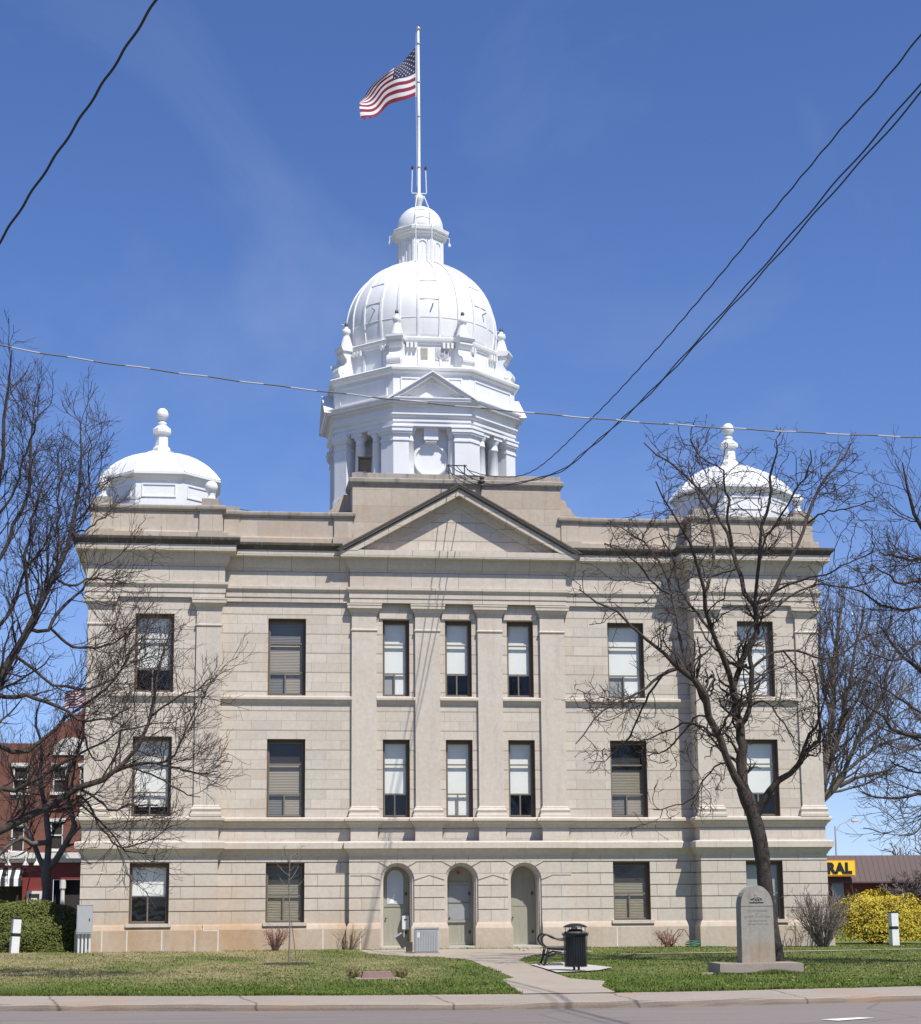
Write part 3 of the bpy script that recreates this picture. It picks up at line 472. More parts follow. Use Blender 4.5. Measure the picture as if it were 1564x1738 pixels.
struct(strips('road', [lambda x: (-120, 0), lambda x: (-60, .03), lambda x: (-44, .05), lambda x: (-33, .02), lambda x: (yc(x)+.02, 0)], M_ROAD))
def wob(x): return .012*math.sin(x*2.1)+.010*math.sin(x*5.3+1)+.014*math.sin(x*.83+2)
def chip(x):                                       # broken kerb edge here and there
    r = random.Random(int(math.floor(x*2))); return .05*(r.random() > .72)*r.random()
struct(strips('kerb', [lambda x: (yc(x)-.0, -.02), lambda x: (yc(x)+.015+chip(x), .045+wob(x)*.4), lambda x: (yc(x)+.05+chip(x)*1.5, .092+wob(x)*.5-chip(x)*.5),
                       lambda x: (yc(x)+.12, .108+wob(x)*.3), lambda x: (yc(x)+1.22+wob(x)*2, .190)], [M_CURB, M_CURBF]))
rows = [lambda x: (yc(x)+1.18, .186)]+[(lambda t: (lambda x: ((yc(x)+1.2)*(1-t)+(-1.0)*t, zg(x, (yc(x)+1.2)*(1-t)+(-1.0)*t))))(t) for t in np.linspace(0.0, 1, 14)]+[lambda x: (28, .30), lambda x: (40, .25)]
struct(strips('lawn', rows, M_LAWN))
b = MB(); b.quad((-400, 40.2, .0), (400, 40.2, .0), (400, 58, .0), (-400, 58, .0)); b.build('cross_road', M_ROAD)['kind'] = 'structure'
def slab(name, poly, mat, t=.05, lift=.016, sub=5):
    """a thin paving slab that follows the lawn"""
    n = len(poly); P = []
    for i in range(n):
        a, c = poly[i], poly[(i+1) % n]
        P += [(a[0]+(c[0]-a[0])*k/sub, a[1]+(c[1]-a[1])*k/sub) for k in range(sub)]
    bm = bmesh.new(); vs = [bm.verts.new((x, y, 0)) for x, y in P]; bm.faces.new(vs)
    bmesh.ops.triangulate(bm, faces=bm.faces[:]); bmesh.ops.subdivide_edges(bm, edges=bm.edges[:], cuts=3, use_grid_fill=True)
    for v in bm.verts: v.co.z = zg(v.co.x, v.co.y)+lift
    bmesh.ops.recalc_face_normals(bm, faces=bm.faces[:])
    me = bpy.data.meshes.new(name); bm.to_mesh(me); bm.free(); me.materials.append(mat)
    o = bpy.data.objects.new(name, me); COL.objects.link(o); return struct(o)
slab('path', [(-3.3, -1.0), (-3.3, -4.4), (-2.62, -7.2), (-1.75, -8.0), (-1.2, -10.5), (-1.55, -16), (-1.77, -20.7), (-2.13, -21.33), (-2.42, -24.4), (-2.66, -26.58), (-.98, -26.54), (-.80, -24.51), (-.30, -22.5), (-.74, -21.2), (-.40, -16), (-.03, -10.9), (.9, -7.6), (1.6, -6.0), (3.3, -4.6), (3.3, -1.0)], M_CONC, lift=.006)
slab('bench_pad', [(-.33, -14.4), (.75, -13.2), (1.15, -16.6), (.52, -18.1), (-.55, -18.9), (-.42, -16.5)], M_CONCW, lift=.03)
slab('sidewalk', [(3.4, -7.25), (3.4, -7.75), (13.5, -5.3), (30, -2), (30, -1.4), (13.5, -4.8)], M_CONC, lift=.02)
slab('sidewalk', [(-2.7, -8.3), (-2.7, -8.42), (-9, -8.0), (-13, -5.6), (-26, -3), (-26, -2.7), (-13, -5.4), (-9, -7.85)], M_CONC, lift=.006)
b = MB(); V = []
for q in [(0.86, -31.55), (1.02, -31.85), (1.75, -31.35), (1.55, -31.20)]: V.append((*q, .026))
b.quad(*V); struct(b.build('road_marking', basic('white_road_paint', (.74, .73, .70), (.6, .59, .56), 6, .7)))

# ------------------------------------------------------------------ courthouse
CH = empty('courthouse', (0, 0, 0), 'three storey limestone courthouse with white central dome and two white corner domes', 'courthouse')
D, XI, XO, XC = .69, 7.64, 11.8, 3.45                 # pavilion depth, pavilion inner and outer edge, half width of centre
WL, WM, WC, WW, WN = 9.72, 5.54, 2.03, 1.21, .865
ZT = [2.97, 6.86, 10.73]; ZB = [1.13, 4.39, 8.25]
def hole(x, w, f): return (x-w/2, x+w/2, ZB[f], ZT[f])
FP = [(-XO, 23.7), (-XO, -D), (-XI, -D), (-XI, 0), (-XC, 0), (-XC, -.11), (XC, -.11), (XC, 0), (XI, 0), (XI, -D), (XO, -D), (XO, 23.7)]
FPW = [(-XO, 23.7), (-XO, -D), (-XI, -D), (-XI, 0), (XI, 0), (XI, -D), (XO, -D), (XO, 23.7)]
GX = 3.53
FPG = [(-XO, 23.7), (-XO, -D), (-XI, -D), (-XI, 0), (-GX, 0), (-GX, -.23), (GX, -.23), (GX, 0), (XI, 0), (XI, -D), (XO, -D), (XO, 23.7)]
# upper walls
b = MB()
for s in (-1, 1):
    b.sheet(min(s*XI, s*XO), max(s*XI, s*XO), 3.2, 12.3, -D, [hole(s*WL, WW, f) for f in (1, 2)])
    b.quad((s*XI, -D, 3.2), (s*XI, 0, 3.2), (s*XI, 0, 12.3), (s*XI, -D, 12.3))
b.sheet(-XI, XI, 3.2, 12.3, 0, [hole(x, w, f) for f in (1, 2) for x, w in ((-WM, WW), (WM, WW), (-WC, WN), (0, WN), (WC, WN))])
for s in (-1, 1): b.quad((s*XO, -D, 0), (s*XO, 23.7, 0), (s*XO, 23.7, 12.3), (s*XO, -D, 12.3))
b.quad((-XO, 23.7, 0), (XO, 23.7, 0), (XO, 23.7, 12.3), (-XO, 23.7, 12.3))
b.build('wall', MS['wall'], CH)
# rusticated ground floor: each course stands proud of a recessed joint
JZ = [1.13, 1.5, 1.878, 2.252, 2.625, 2.985, 3.22]
g = .0145
for s in (-1, 1):
    b = MB(); segs = [(min(s*XI, s*XO), max(s*XI, s*XO), -D, s*WL), (min(s*GX, s*XI), max(s*GX, s*XI), 0, s*WM)]
    for x0, x1, y, wx in segs:
        b.sheet(x0, x1, .3, 3.22, y+.035, [hole(wx, WW, 0)])
        for j in range(6):
            za, zb = JZ[j]+g, JZ[j+1]-g
            if j == 0: za = JZ[0]
            if zb <= ZT[0]+.05: iv = [(x0, wx-WW/2), (wx+WW/2, x1)]
            else: iv = [(x0, x1)]
            for a, c in iv: b.box(a, c, y, y+.04, za, zb)
    for j in range(6): b.box(min(s*XI, s*(XI+.04)), max(s*XI, s*(XI+.04)), -D+.001, .0, JZ[j]+g, JZ[j+1]-g)
    b.quad((s*(XI+.03), -D, .3), (s*(XI+.03), .05, .3), (s*(XI+.03), .05, 3.2), (s*(XI+.03), -D, 3.2))
    for j in range(6): b.box(s*GX-.02, s*GX+.02, -.2301, .03, JZ[j]+g, JZ[j+1]-g)
    b.build('rusticated_wall', MS['rust'], CH)
# arched centre of the ground floor with voussoirs
AR, ASP, YG = .535, 2.42, -.23
AXS = (-2.03, 0, 2.03)
def arc(cx, a0, a1, n=8, r=AR): return [(cx+r*math.cos(rad(a0+(a1-a0)*i/n)), ASP+r*math.sin(rad(a0+(a1-a0)*i/n))) for i in range(n+1)]
b = MB()
edges = [-GX, *AXS, GX]
def stonepiece(poly): b.prism(poly[::-1], 'y', YG, YG+.04)
zmid, ztop = 2.555, 2.985
for i in range(4):
    lx = -GX if i == 0 else AXS[i-1]+AR; rx = GX if i == 3 else AXS[i]-AR
    for j in range(3): stonepiece([(lx, JZ[j]+g*(j > 0)), (rx, JZ[j]+g*(j > 0)), (rx, JZ[j+1]-g), (lx, JZ[j+1]-g)])
    # course up to the springing, its top joint kinked towards the middle of the pier
    zl = ASP-.02 if i else zmid; zr = ASP-.02 if i < 3 else zmid
    mx1, mx2 = (lx+rx)/2-.02, (lx+rx)/2+.02
    if i == 0: mx1 = lx+.25; mx2 = lx+.6
    if i == 3: mx1 = rx-.6; mx2 = rx-.25
    stonepiece([(lx, JZ[3]+g), (rx, JZ[3]+g), (rx, zr-g), (mx2, zmid-g), (mx1, zmid-g), (lx, zl-g)])
    L1 = [(lx, zmid+g)] if i == 0 else arc(AXS[i-1], 1.5, 48); R1 = [(rx, zmid+g)] if i == 3 else arc(AXS[i], 132, 178.5)
    up1 = [(lx, ztop-g)] if i == 0 else [(AXS[i-1]+.62, ztop-g)]; up2 = [(rx, ztop-g)] if i == 3 else [(AXS[i]-.62, ztop-g)]
    low = [(mx1, zmid+g), (mx2, zmid+g)]
    poly = L1[::-1] if i else L1
    # counter-clockwise: bottom from left to right, right side up, top back
    pts = ([L1[0]] if i == 0 else [L1[0]])+low+([R1[-1]])+R1[::-1][1:]+up2+up1+(L1[::-1][:-1] if i else [])
    stonepiece(pts)
    LT = [(lx, 3.22), (lx, ztop+g)] if i == 0 else [(AXS[i-1]+.255, 3.22)]+arc(AXS[i-1], 72, 53)+[(AXS[i-1]+.61, ztop+g)]
    RT = [(rx, ztop+g), (rx, 3.22)] if i == 3 else [(AXS[i]-.61, ztop+g)]+arc(AXS[i], 127, 108)+[(AXS[i]-.255, 3.22)]
    stonepiece(LT+RT)
for ax in AXS: stonepiece(arc(ax, 109.5, 70.5)[::1][::-1]+[(ax-.235, 3.22), (ax+.235, 3.22)][::1] if False else [(ax-.235, 3.22)]+arc(ax, 109.5, 70.5)+[(ax+.235, 3.22)])
# backing with the arched holes, reveals
def archpoly(cx, z0, r=AR, n=20): return [(cx-r, z0)]+arc(cx, 180, 0, n, r)+[(cx+r, z0)]
for i in range(4):
    lx = -GX if i == 0 else AXS[i-1]; rx = GX if i == 3 else AXS[i]
    left = [(lx, 3.22), (lx, .3)] if i == 0 else [(lx, 3.22)]+arc(lx, 90, 0, 10)+[(lx+AR, .3)]
    right = [(rx, .3), (rx, 3.22)] if i == 3 else [(rx-AR, .3)]+arc(rx, 180, 90, 10)+[(rx, 3.22)]
    b.add([(x, YG+.035, z) for x, z in left+right], [tuple(range(len(left+right)))])
for ax in AXS:
    A = archpoly(ax, .3); n = len(A)
    b.add([(x, YG+.03, z) for x, z in A]+[(x, .62, z) for x, z in A], [(i, i+1, n+i+1, n+i) for i in range(n-1)])
b.build('arcade_wall', MS['rust'], CH)
b = MB()
for ax in AXS:                                      # moulded rim round each arch
    for r0, r1, y0 in ((AR-.001, AR-.06, YG+.06), (AR-.05, AR-.10, YG+.12)):
        A = archpoly(ax, .386, r0); B = archpoly(ax, .386, r1); n = len(A)
        b.add([(x, y0, z) for x, z in A]+[(x, y0, z) for x, z in B]+[(x, .6, z) for x, z in B], [(i, n+i, n+i+1, i+1) for i in range(n-1)]+[(n+i, 2*n+i, 2*n+i+1, n+i+1) for i in range(n-1)])
b.build('arch_moulding', MS['trim'], CH)
# plinth, broken at the doors
b = MB(); PP = [(0, 1.13), (.02, 1.13), (.03, 1.10), (.06, 1.06), (.10, .97), (.115, .93), (.115, .05), (0, .05)]
PP = PP[::-1]
segL = FPG[:6]; b.sweep([*segL[:5], (-GX, -.23), (AXS[0]-AR, -.23)], PP)
b.sweep([(AXS[2]+AR, -.23), (GX, -.23), (GX, 0), (XI, 0), (XI, -D), (XO, -D), (XO, 23.7)], PP)
for a, c in ((AXS[0]+AR, AXS[1]-AR), (AXS[1]+AR, AXS[2]-AR)): b.sweep([(a, .2), (a, -.23), (c, -.23), (c, .2)], PP)
b.build('plinth', MS['plinth'], CH)
M_LIME = basic('lime_mortar', (.70, .66, .60), (.62, .58, .52), 5, .9)
def point(*q):                                      # pale lime joints repointed into the plinth
    b = MB(); b.box(*q); b.build('pointing', M_LIME, CH)
for x, y in [(-11.1, -D), (-10.35, -D), (-9.3, -D), (-8.3, -D), (-7.60, -D), (-4.35, 0), (-3.2, -.23), (3.9, 0), (5.0, 0)]: point(x-.014, x+.014, y-.118, y-.09, .28, .925)
point(-8.05, -7.62, -D-.118, -D-.09, .905, .925); point(-8.06, -8.035, -D-.1185, -D-.02, .93, 1.12)
# belts and ledge mouldings
BELT = [(0, 3.18), (.03, 3.20), (.05, 3.26), (.13, 3.36), (.15, 3.40), (.20, 3.405), (.20, 3.585), (.16, 3.62), (0, 3.64)]
b = MB(); b.sweep(FPG, BELT); b.build('belt_course', MS['trim'], CH)
LED = [(0, 4.06), (.025, 4.08), (.06, 4.16), (.13, 4.22), (.14, 4.26), (.185, 4.27), (.185, 4.34), (.15, 4.375), (0, 4.39)]
b = MB(); pd = []
for cx in (-3.07, -1.02, 1.02, 3.07): pd += [(cx-.44, -.02), (cx-.44, -.20), (cx+.44, -.20), (cx+.44, -.02)]
b.sweep(FP[:4]+pd+FP[8:], LED); b.build('ledge_course', MS['trim'], CH)
for cx in (-3.07, -1.02, 1.02, 3.07):
    b = MB(); b.box(cx-.43, cx+.43, -.19, .05, 3.60, 4.10); b.build('pedestal', MS['trim'], CH)
SILL = [(0, 7.97), (.02, 7.98), (.035, 8.04), (.075, 8.08), (.08, 8.11), (.125, 8.115), (.125, 8.19), (.10, 8.215), (0, 8.225)]
def sill_run(x0, x1, y):
    b = MB(); b.sweep([(x0, y), (x1, y)], SILL); b.build('sill_course', MS['trim'], CH)
sill_run(-11.05, -8.40, -D); sill_run(8.40, 11.05, -D); sill_run(-XI, -XC, 0); sill_run(XC, XI, 0)
for a, c in ((-2.67, -1.42), (-.62, .62), (1.42, 2.67)): sill_run(a, c, 0)
for x, w, y in [(-WL, WW, -D), (WL, WW, -D), (-WM, WW, 0), (WM, WW, 0)]:
    b = MB(); b.box(x-w/2-.08, x+w/2+.08, y-.15, y+.2, 1.035, 1.138); b.build('window_sill', MS['trim'], CH)
for x in AXS:                                       # lintel blocks over the three middle windows of the top floor
    b = MB(); b.box(x-.54, x+.54, -.06, .05, 10.76, 10.93); b.build('lintel', MS['trim'], CH)
# pilasters
def pilaster(cx, y, w, e):
    b = MB(); h = w/2
    b.box(cx-h, cx+h, y-e, y+.02, 4.70, 11.25)
    def ring(prof):
        b.sweep([(cx-h, y+.02), (cx-h, y-e), (cx+h, y-e), (cx+h, y+.02)], prof)
    ring([(0, 4.36), (.10, 4.38), (.10, 4.47), (.06, 4.50), (.065, 4.56), (.085, 4.60), (.065, 4.65), (.03, 4.67), (.03, 4.70), (0, 4.74)])
    ring([(0, 10.33), (.03, 10.35), (.035, 10.38), (.0, 10.41)])
    ring([(0, 10.83), (.02, 10.85), (.025, 10.90), (.02, 10.915), (.05, 10.96), (.10, 11.03), (.115, 11.06), (.15, 11.065), (.15, 11.14), (.135, 11.15), (.165, 11.165), (.165, 11.215), (0, 11.24)])
    return b.build('pilaster', MS['trim'], CH)
for s in (-1, 1):
    pilaster(s*8.03, -D, .77, .08); pilaster(s*11.42, -D, .74, .08)
    for c in (1.02, 3.07): pilaster(s*c, 0, .80, .11)
# entablature
EN = [(0, 11.235), (.09, 11.24), (.09, 11.40), (.115, 11.402), (.115, 11.575), (.13, 11.58), (.17, 11.64), (.19, 11.66), (.19, 11.74), (.09, 11.765), (.09, 12.24), (.105, 12.245), (.105, 12.34), (.14, 12.36), (.20, 12.46), (.22, 12.53), (.24, 12.62), (.245, 12.66), (.41, 12.672), (.425, 12.70), (.425, 12.885), (.1, 12.91)]
b = MB(); b.sweep(FP, EN); b.build('entablature', MS['entab'], CH)
CY = [(.1, 12.885), (.435, 12.89), (.45, 12.93), (.50, 12.98), (.545, 13.03), (.555, 13.10), (.53, 13.12), (.0, 13.19)]
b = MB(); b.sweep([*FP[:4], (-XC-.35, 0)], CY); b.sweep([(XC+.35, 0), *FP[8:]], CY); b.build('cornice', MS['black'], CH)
# attic parapet
b = MB()
for pth in (FPW[:4]+[(-XC, 0)], [(XC, 0)]+FPW[4:]): b.sweep(pth, [(.16, 13.10), (.16, 13.34), (.13, 13.385), (.0, 13.41), (0, 14.02), (-.25, 14.02)])
for s in (-1, 1):
    for cx, w, y, e in ((8.03, .72, -D, .07), (11.45, .7, -D, .07), (7.36, .5, 0, .06), (3.75, .6, 0, .08)):
        b.box(s*cx-w/2, s*cx+w/2, y-e, y+.3, 13.40, 14.05); b.box(s*cx-w/2-.05, s*cx+w/2+.05, y-e-.16, y+.2, 13.12, 13.38)
b.build('parapet', MS['parapet'], CH)
b = MB(); CAPP = [(-.3, 14.02), (.03, 14.03), (.05, 14.07), (.09, 14.10), (.10, 14.15), (.10, 14.20), (.07, 14.225), (-.3, 14.24)]
b.sweep(FPW[:4]+[(-XC-.02, 0)], CAPP); b.sweep([(XC+.02, 0)]+FPW[4:], CAPP)
for s in (-1, 1):
    for cx, w, y, e in ((8.03, .72, -D, .07), (11.45, .7, -D, .07), (7.36, .5, 0, .06), (3.75, .6, 0, .08)):
        b.sweep([(s*cx-w/2, y+.1), (s*cx-w/2, y-e), (s*cx+w/2, y-e), (s*cx+w/2, y+.1)], CAPP)
    for cx, y in ((8.03, -D), (11.45, -D)): b.box(s*cx-.3, s*cx+.3, y-.06, y+.5, 14.23, 14.46)
    b.box(s*7.36-.24, s*7.36+.24, .0, .4, 14.235, 14.38)
b.build('parapet_cap', MS['cap'], CH)
b = MB(); b.box(-XO+.2, XO-.2, .3, 23.5, 13.2, 13.3); b.build('roof', basic('tar_roof', (.12, .115, .11), None, 1, .95), CH)
# attic block behind the pediment
b = MB(); b.box(-XC, XC, -.04, 1.6, 12.95, 15.14)
for s in (-1, 1):                                  # curved buttress blocks
    pr = [(0, 14.2), (1.05, 14.2), (1.0, 14.33), (.80, 14.42), (.62, 14.55), (.52, 14.72), (.40, 14.80), (.36, 14.98), (.2, 15.05), (0, 15.06)]
    b.prism([(s*(XC+p), z) for p, z in pr][::s], 'y', .9, 1.5)
b.build('attic_block', MS['parapet'], CH)
b = MB(); blk = [(-XC, 1.6), (-XC, -.04), (XC, -.04), (XC, 1.6)]
b.sweep(blk, [(-.3, 15.13), (.02, 15.14), (.03, 15.20), (.09, 15.25), (.105, 15.28), (.115, 15.38), (.09, 15.41), (-.3, 15.43)])
b.sweep([(-XC-.05, 1.5), (-XC-.05, .0), (XC+.05, 0), (XC+.05, 1.5)], [(-.35, 15.42), (-.03, 15.425), (-.03, 15.60), (-.06, 15.615), (-.35, 15.62)])
b.build('attic_cap', MS['cap'], CH)
# pediment
PX_, PZ, PH = 4.03, 12.90, 2.27
sl = PH/PX_; cs = 1/math.hypot(1, sl)
def rake(b, d0, d1, y0, y1):
    """band between two offsets of the gable triangle, cut off at the foot"""
    v0, v1 = d0/cs, d1/cs
    for s in (-1, 1):
        P = [(s*(PX_-v0/sl), PZ), (0, PZ+PH-v0), (0, PZ+PH-v1), (s*max(0, PX_-v1/sl), PZ)]
        b.prism(P if s > 0 else P[::-1], 'y', y0, y1)
def raker(d0, d1, y0, y1, name, mat):
    b = MB(); rake(b, d0, d1, y0, y1); return b.build(name, mat, CH)
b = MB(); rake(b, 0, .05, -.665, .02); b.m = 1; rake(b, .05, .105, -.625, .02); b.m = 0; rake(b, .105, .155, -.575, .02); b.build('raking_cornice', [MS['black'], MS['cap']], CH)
b = MB(); rake(b, .155, .34, -.545, .02); b.build('raking_fascia', MS['entab'], CH)
b = MB(); rake(b, .34, .47, -.26, .02); rake(b, .47, .50, -.235, .02); rake(b, .50, .62, -.205, .02); b.build('raking_bed_moulding', MS['entab'], CH)
b = MB(); b.prism([(-PX_+1.2, PZ), (PX_-1.2, PZ), (0, PZ+PH-.66)], 'y', -.13, -.05); b.build('tympanum', MS['wall'], CH)
b = MB(); b.box(-3.9, 3.9, -.53, .0, 12.885, 12.925); b.build('pediment_floor', MS['entab'], CH)

# windows
def window(x, y, f, w, blind, low, extra=None):
    """brown box frame, tan storm sash, panes, shade; blind = (material, how far down 0..1), low = ('d'|material, ...) for the two lower lights"""
    x0, x1, z0, z1 = x-w/2, x+w/2, ZB[f], ZT[f]; h = z1-z0; yr = y+.21
    wroot = MB(); t = .055
    wroot.box(x0, x0+t, yr, yr+.1, z0, z1); wroot.box(x1-t-.02, x1, yr-.06, yr+.1, z0, z1); wroot.box(x0+t, x1-t-.02, yr-.02, yr+.1, z1-.10, z1); wroot.box(x0+t, x1-t-.02, yr, yr+.1, z0, z0+.05)
    wroot.box(x1-.022, x1-.002, y+.05, yr-.06, z0+.01, z1-.003); wroot.box(x0+.01, x1-.03, y+.07, yr-.02, z1-.03, z1-.003)
    W = wroot.build('window', M_WOOD, CH)
    a, c, d, e = x0+t, x1-t-.02, z0+.05, z1-.10; hh = e-d; b = MB(); r = .03
    rails = [.295, .70] if f else [.535]
    b.box(a, a+r, yr+.02, yr+.06, d, e); b.box(c-r, c, yr+.02, yr+.06, d, e); b.box(a+r, c-r, yr+.02, yr+.06, d, d+r); b.box(a+r, c-r, yr+.02, yr+.06, e-r, e)
    zl = None
    for q in rails: zl = e-hh*q; b.box(a+r, c-r, yr+.02, yr+.065, zl-.022, zl+.022)
    mxx = a+(c-a)*.47; b.box(mxx-.022, mxx+.022, yr+.02, yr+.06, d+r, zl-.022)
    b.build('sash', M_ALU, W)
    p = MB(); p.quad((a, yr+.045, d), (c, yr+.045, d), (c, yr+.045, e), (a, yr+.045, e)); p.build('pane', M_GLASS, W)
    zb = e-hh*blind[1]
    q = MB(); q.box(a+.02, c-.02, yr+.13, yr+.14, zb, e+.05)
    if blind[0] is M_SHADE: q.box(a+.02, c-.02, yr+.125, yr+.145, zb-.02, zb)
    q.build('blind', blind[0], W)
    k = MB()
    for sx0, sx1, mt in ((a, mxx, low[0]), (mxx, c, low[1])):
        if mt != 'd':
            kk = MB(); kk.box(sx0+.02, sx1-.02, yr+.11, yr+.12, d, zl-.02); kk.build('lower_blind', mt, W)
    k.quad((x0-.05, yr+.55, z0-.05), (x1+.05, yr+.55, z0-.05), (x1+.05, yr+.55, z1+.05), (x0-.05, yr+.55, z1+.05)); k.build('dark_backing', M_DIM, W)  # near-black flat sheet behind the glass stands in for the unlit room
    if extra:
        kk = MB(); kk.box(a+.02, c-.02, yr+.10, yr+.11, e-hh*extra[1], e-hh*extra[2]); kk.build('upper_dark_sheet', extra[0], W)  # dark sheet before the blind; the upper pane's dimness put into its colour
    return W
SH, GS, VB, OB, DB = M_SHADE, M_GREYSH, M_BLIND, M_BLIND2, M_DARKBL
window(-WL, -D, 2, WW, (SH, .70), 'dd'); window(-WM, 0, 2, WW, (VB, .70), (DB, VB), (DB, .29, 0))
window(-WC, 0, 2, WN, (SH, .70), (GS, SH)); window(0, 0, 2, WN, (SH, .70), 'dd'); window(WC, 0, 2, WN, (SH, .70), 'dd')
window(WM, 0, 2, WW, (SH, .70), (GS, SH)); window(WL, -D, 2, WW, (SH, 1.0), 'dd')
window(-WL, -D, 1, WW, (SH, .88), 'dd', None); window(-WM, 0, 1, WW, (VB, .70), (DB, VB), (M_DIM, .26, 0))
window(-WC, 0, 1, WN, (SH, .70), 'dd'); window(0, 0, 1, WN, (SH, 1.0), 'dd'); window(WC, 0, 1, WN, (SH, .70), 'dd')
window(WM, 0, 1, WW, (OB, .70), (DB, VB), (M_DIM, .36, 0)); window(WL, -D, 1, WW, (SH, .70), 'dd')
window(-WL, -D, 0, WW, (SH, .52), 'dd'); window(-WM, 0, 0, WW, (OB, .52), (OB, OB), (M_DIM, .30, 0))
window(WM, 0, 0, WW, (OB, .52), (OB, OB), (M_DIM, .30, 0)); window(WL, -D, 0, WW, (GS, 1.0), 'dd')

# doors under the arches
def door(ax, kind):
    b = MB(); y = .40; A = archpoly(ax, .38, AR-.002)
    b.add([(x, y, z) for x, z in A], [tuple(range(len(A)))])
    b.box(ax-.42, ax-.36, y-.03, y+.02, .40, 2.35); b.box(ax+.36, ax+.42, y-.03, y+.02, .40, 2.35)
    if kind == 0: b.box(ax-.36, ax+.36, y-.02, y+.02, 1.60, 1.66)
    if kind == 1: b.box(ax-.36, ax+.36, y-.05, y+.02, 1.10, 1.17); b.box(ax-.36, ax+.36, y-.04, y+.02, 2.27, 2.35); b.box(ax-.36, ax+.36, y-.03, y+.02, .40, .48)
    if kind == 2: b.box(ax-.30, ax+.30, y-.012, y+.02, 1.60, 1.615); b.box(ax-.005, ax+.005, y-.008, y+.02, .45, 1.6)
    for bx in (-.27, -.13, .01, .15): b.box(ax+bx+.07-.006, ax+bx+.07+.006, y-.006, y+.01, .42, 1.08)
    d = b.build('door', M_DOOR, CH)
    hb = MB(); hb.lathe([(.001, .05), (.028, .045), (.03, .025), (.012, .015), (.012, 0)], 0, 0, 10, M=Matrix.Translation((ax-.31, y-.015, 1.24)) @ Matrix.Rotation(rad(90), 4, 'X')); hb.build('handle', M_LIGHTB, d)
    for hz in (.75, 1.95): hb = MB(); hb.box(ax+.30, ax+.37, y-.04, y-.02, hz, hz+.10); hb.build('hinge', M_LIGHTB, d)
    if kind == 0:
        p = MB(); P = [(ax-.27, 1.68), (ax+.25, 1.68), (ax+.25, 2.40)]+[(ax-.01+.26*math.cos(rad(t)), 2.45+.30*math.sin(rad(t))) for t in range(0, 181, 15)]+[(ax-.27, 2.40)]
        p.prism(P[::-1], 'y', y-.012, y+.01); p.build('pane', M_DGLASS, d)
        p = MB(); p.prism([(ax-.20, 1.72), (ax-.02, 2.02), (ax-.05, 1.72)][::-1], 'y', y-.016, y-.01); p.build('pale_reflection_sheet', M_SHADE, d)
    if kind == 1:
        p = MB(); p.box(ax-.34, ax+.34, y-.015, y+.01, 1.18, 2.26); p.build('pane', basic('grey_screen', (.30, .31, .31), (.24, .25, .25), 2, .4), d)
        p = MB(); p.box(ax-.35, ax+.35, y-.03, y, 1.70, 1.73); p.build('rail', M_ALU, d)
        p = MB(); p.lathe([(0.001, 0), (.055, .0), (.055, .02), (.001, .02)], 0, 0, 14, M=Matrix.Translation((ax-.02, y-.03, 2.66)) @ Matrix.Rotation(rad(90), 4, 'X')); p.build('alarm_bell', basic('red_bell', (.35, .03, .03), None, 5, .4), d)
    b = MB(); b.box(ax-AR+.01, ax+AR-.01, -.33, .42, .27, .385); b.build('step', M_STEP, CH)
for i, ax in enumerate(AXS): door(ax, i)
b = MB(); b.box(-1.84, -1.62, .16, .32, .90, 1.32); b.tube([(-1.77, .24, .92), (-1.77, .24, .5), (-1.70, .22, .40), (-1.55, .12, .36)], .022, 8); mb_ = b.build('meter_box', M_CONDUIT, CH)
b = MB(); b.box(-1.78, -1.70, .152, .162, 1.18, 1.22); b.build('meter_dial', M_LIGHTB, mb_)
# ------------------------------------------------------------------ central tower
TX, TY = .10, 11.0
C8 = math.cos(rad(22.5)); T8 = math.tan(rad(22.5))
def octa(b, prof, n=8, rot=22.5, cx=TX, cy=TY):     # prof of (half width across flats, z)
    b.lathe([(a/C8, z) for a, z in prof], cx, cy, n, rad(rot))
def FM(k, cx=TX, cy=TY):                            # face frame: x along the face, -y outward, face k=0 looks to the street
    return Matrix.Translation((cx, cy, 0)) @ Matrix.Rotation(rad(45*k), 4, 'Z')
def tw(name, b, mat=None, parent=None): return b.build(name, mat or M_WHITE, parent or CH)
b = MB(); octa(b, [(2.55, 13.25), (2.55, 19.5)]); core = tw('tower_wall', b)
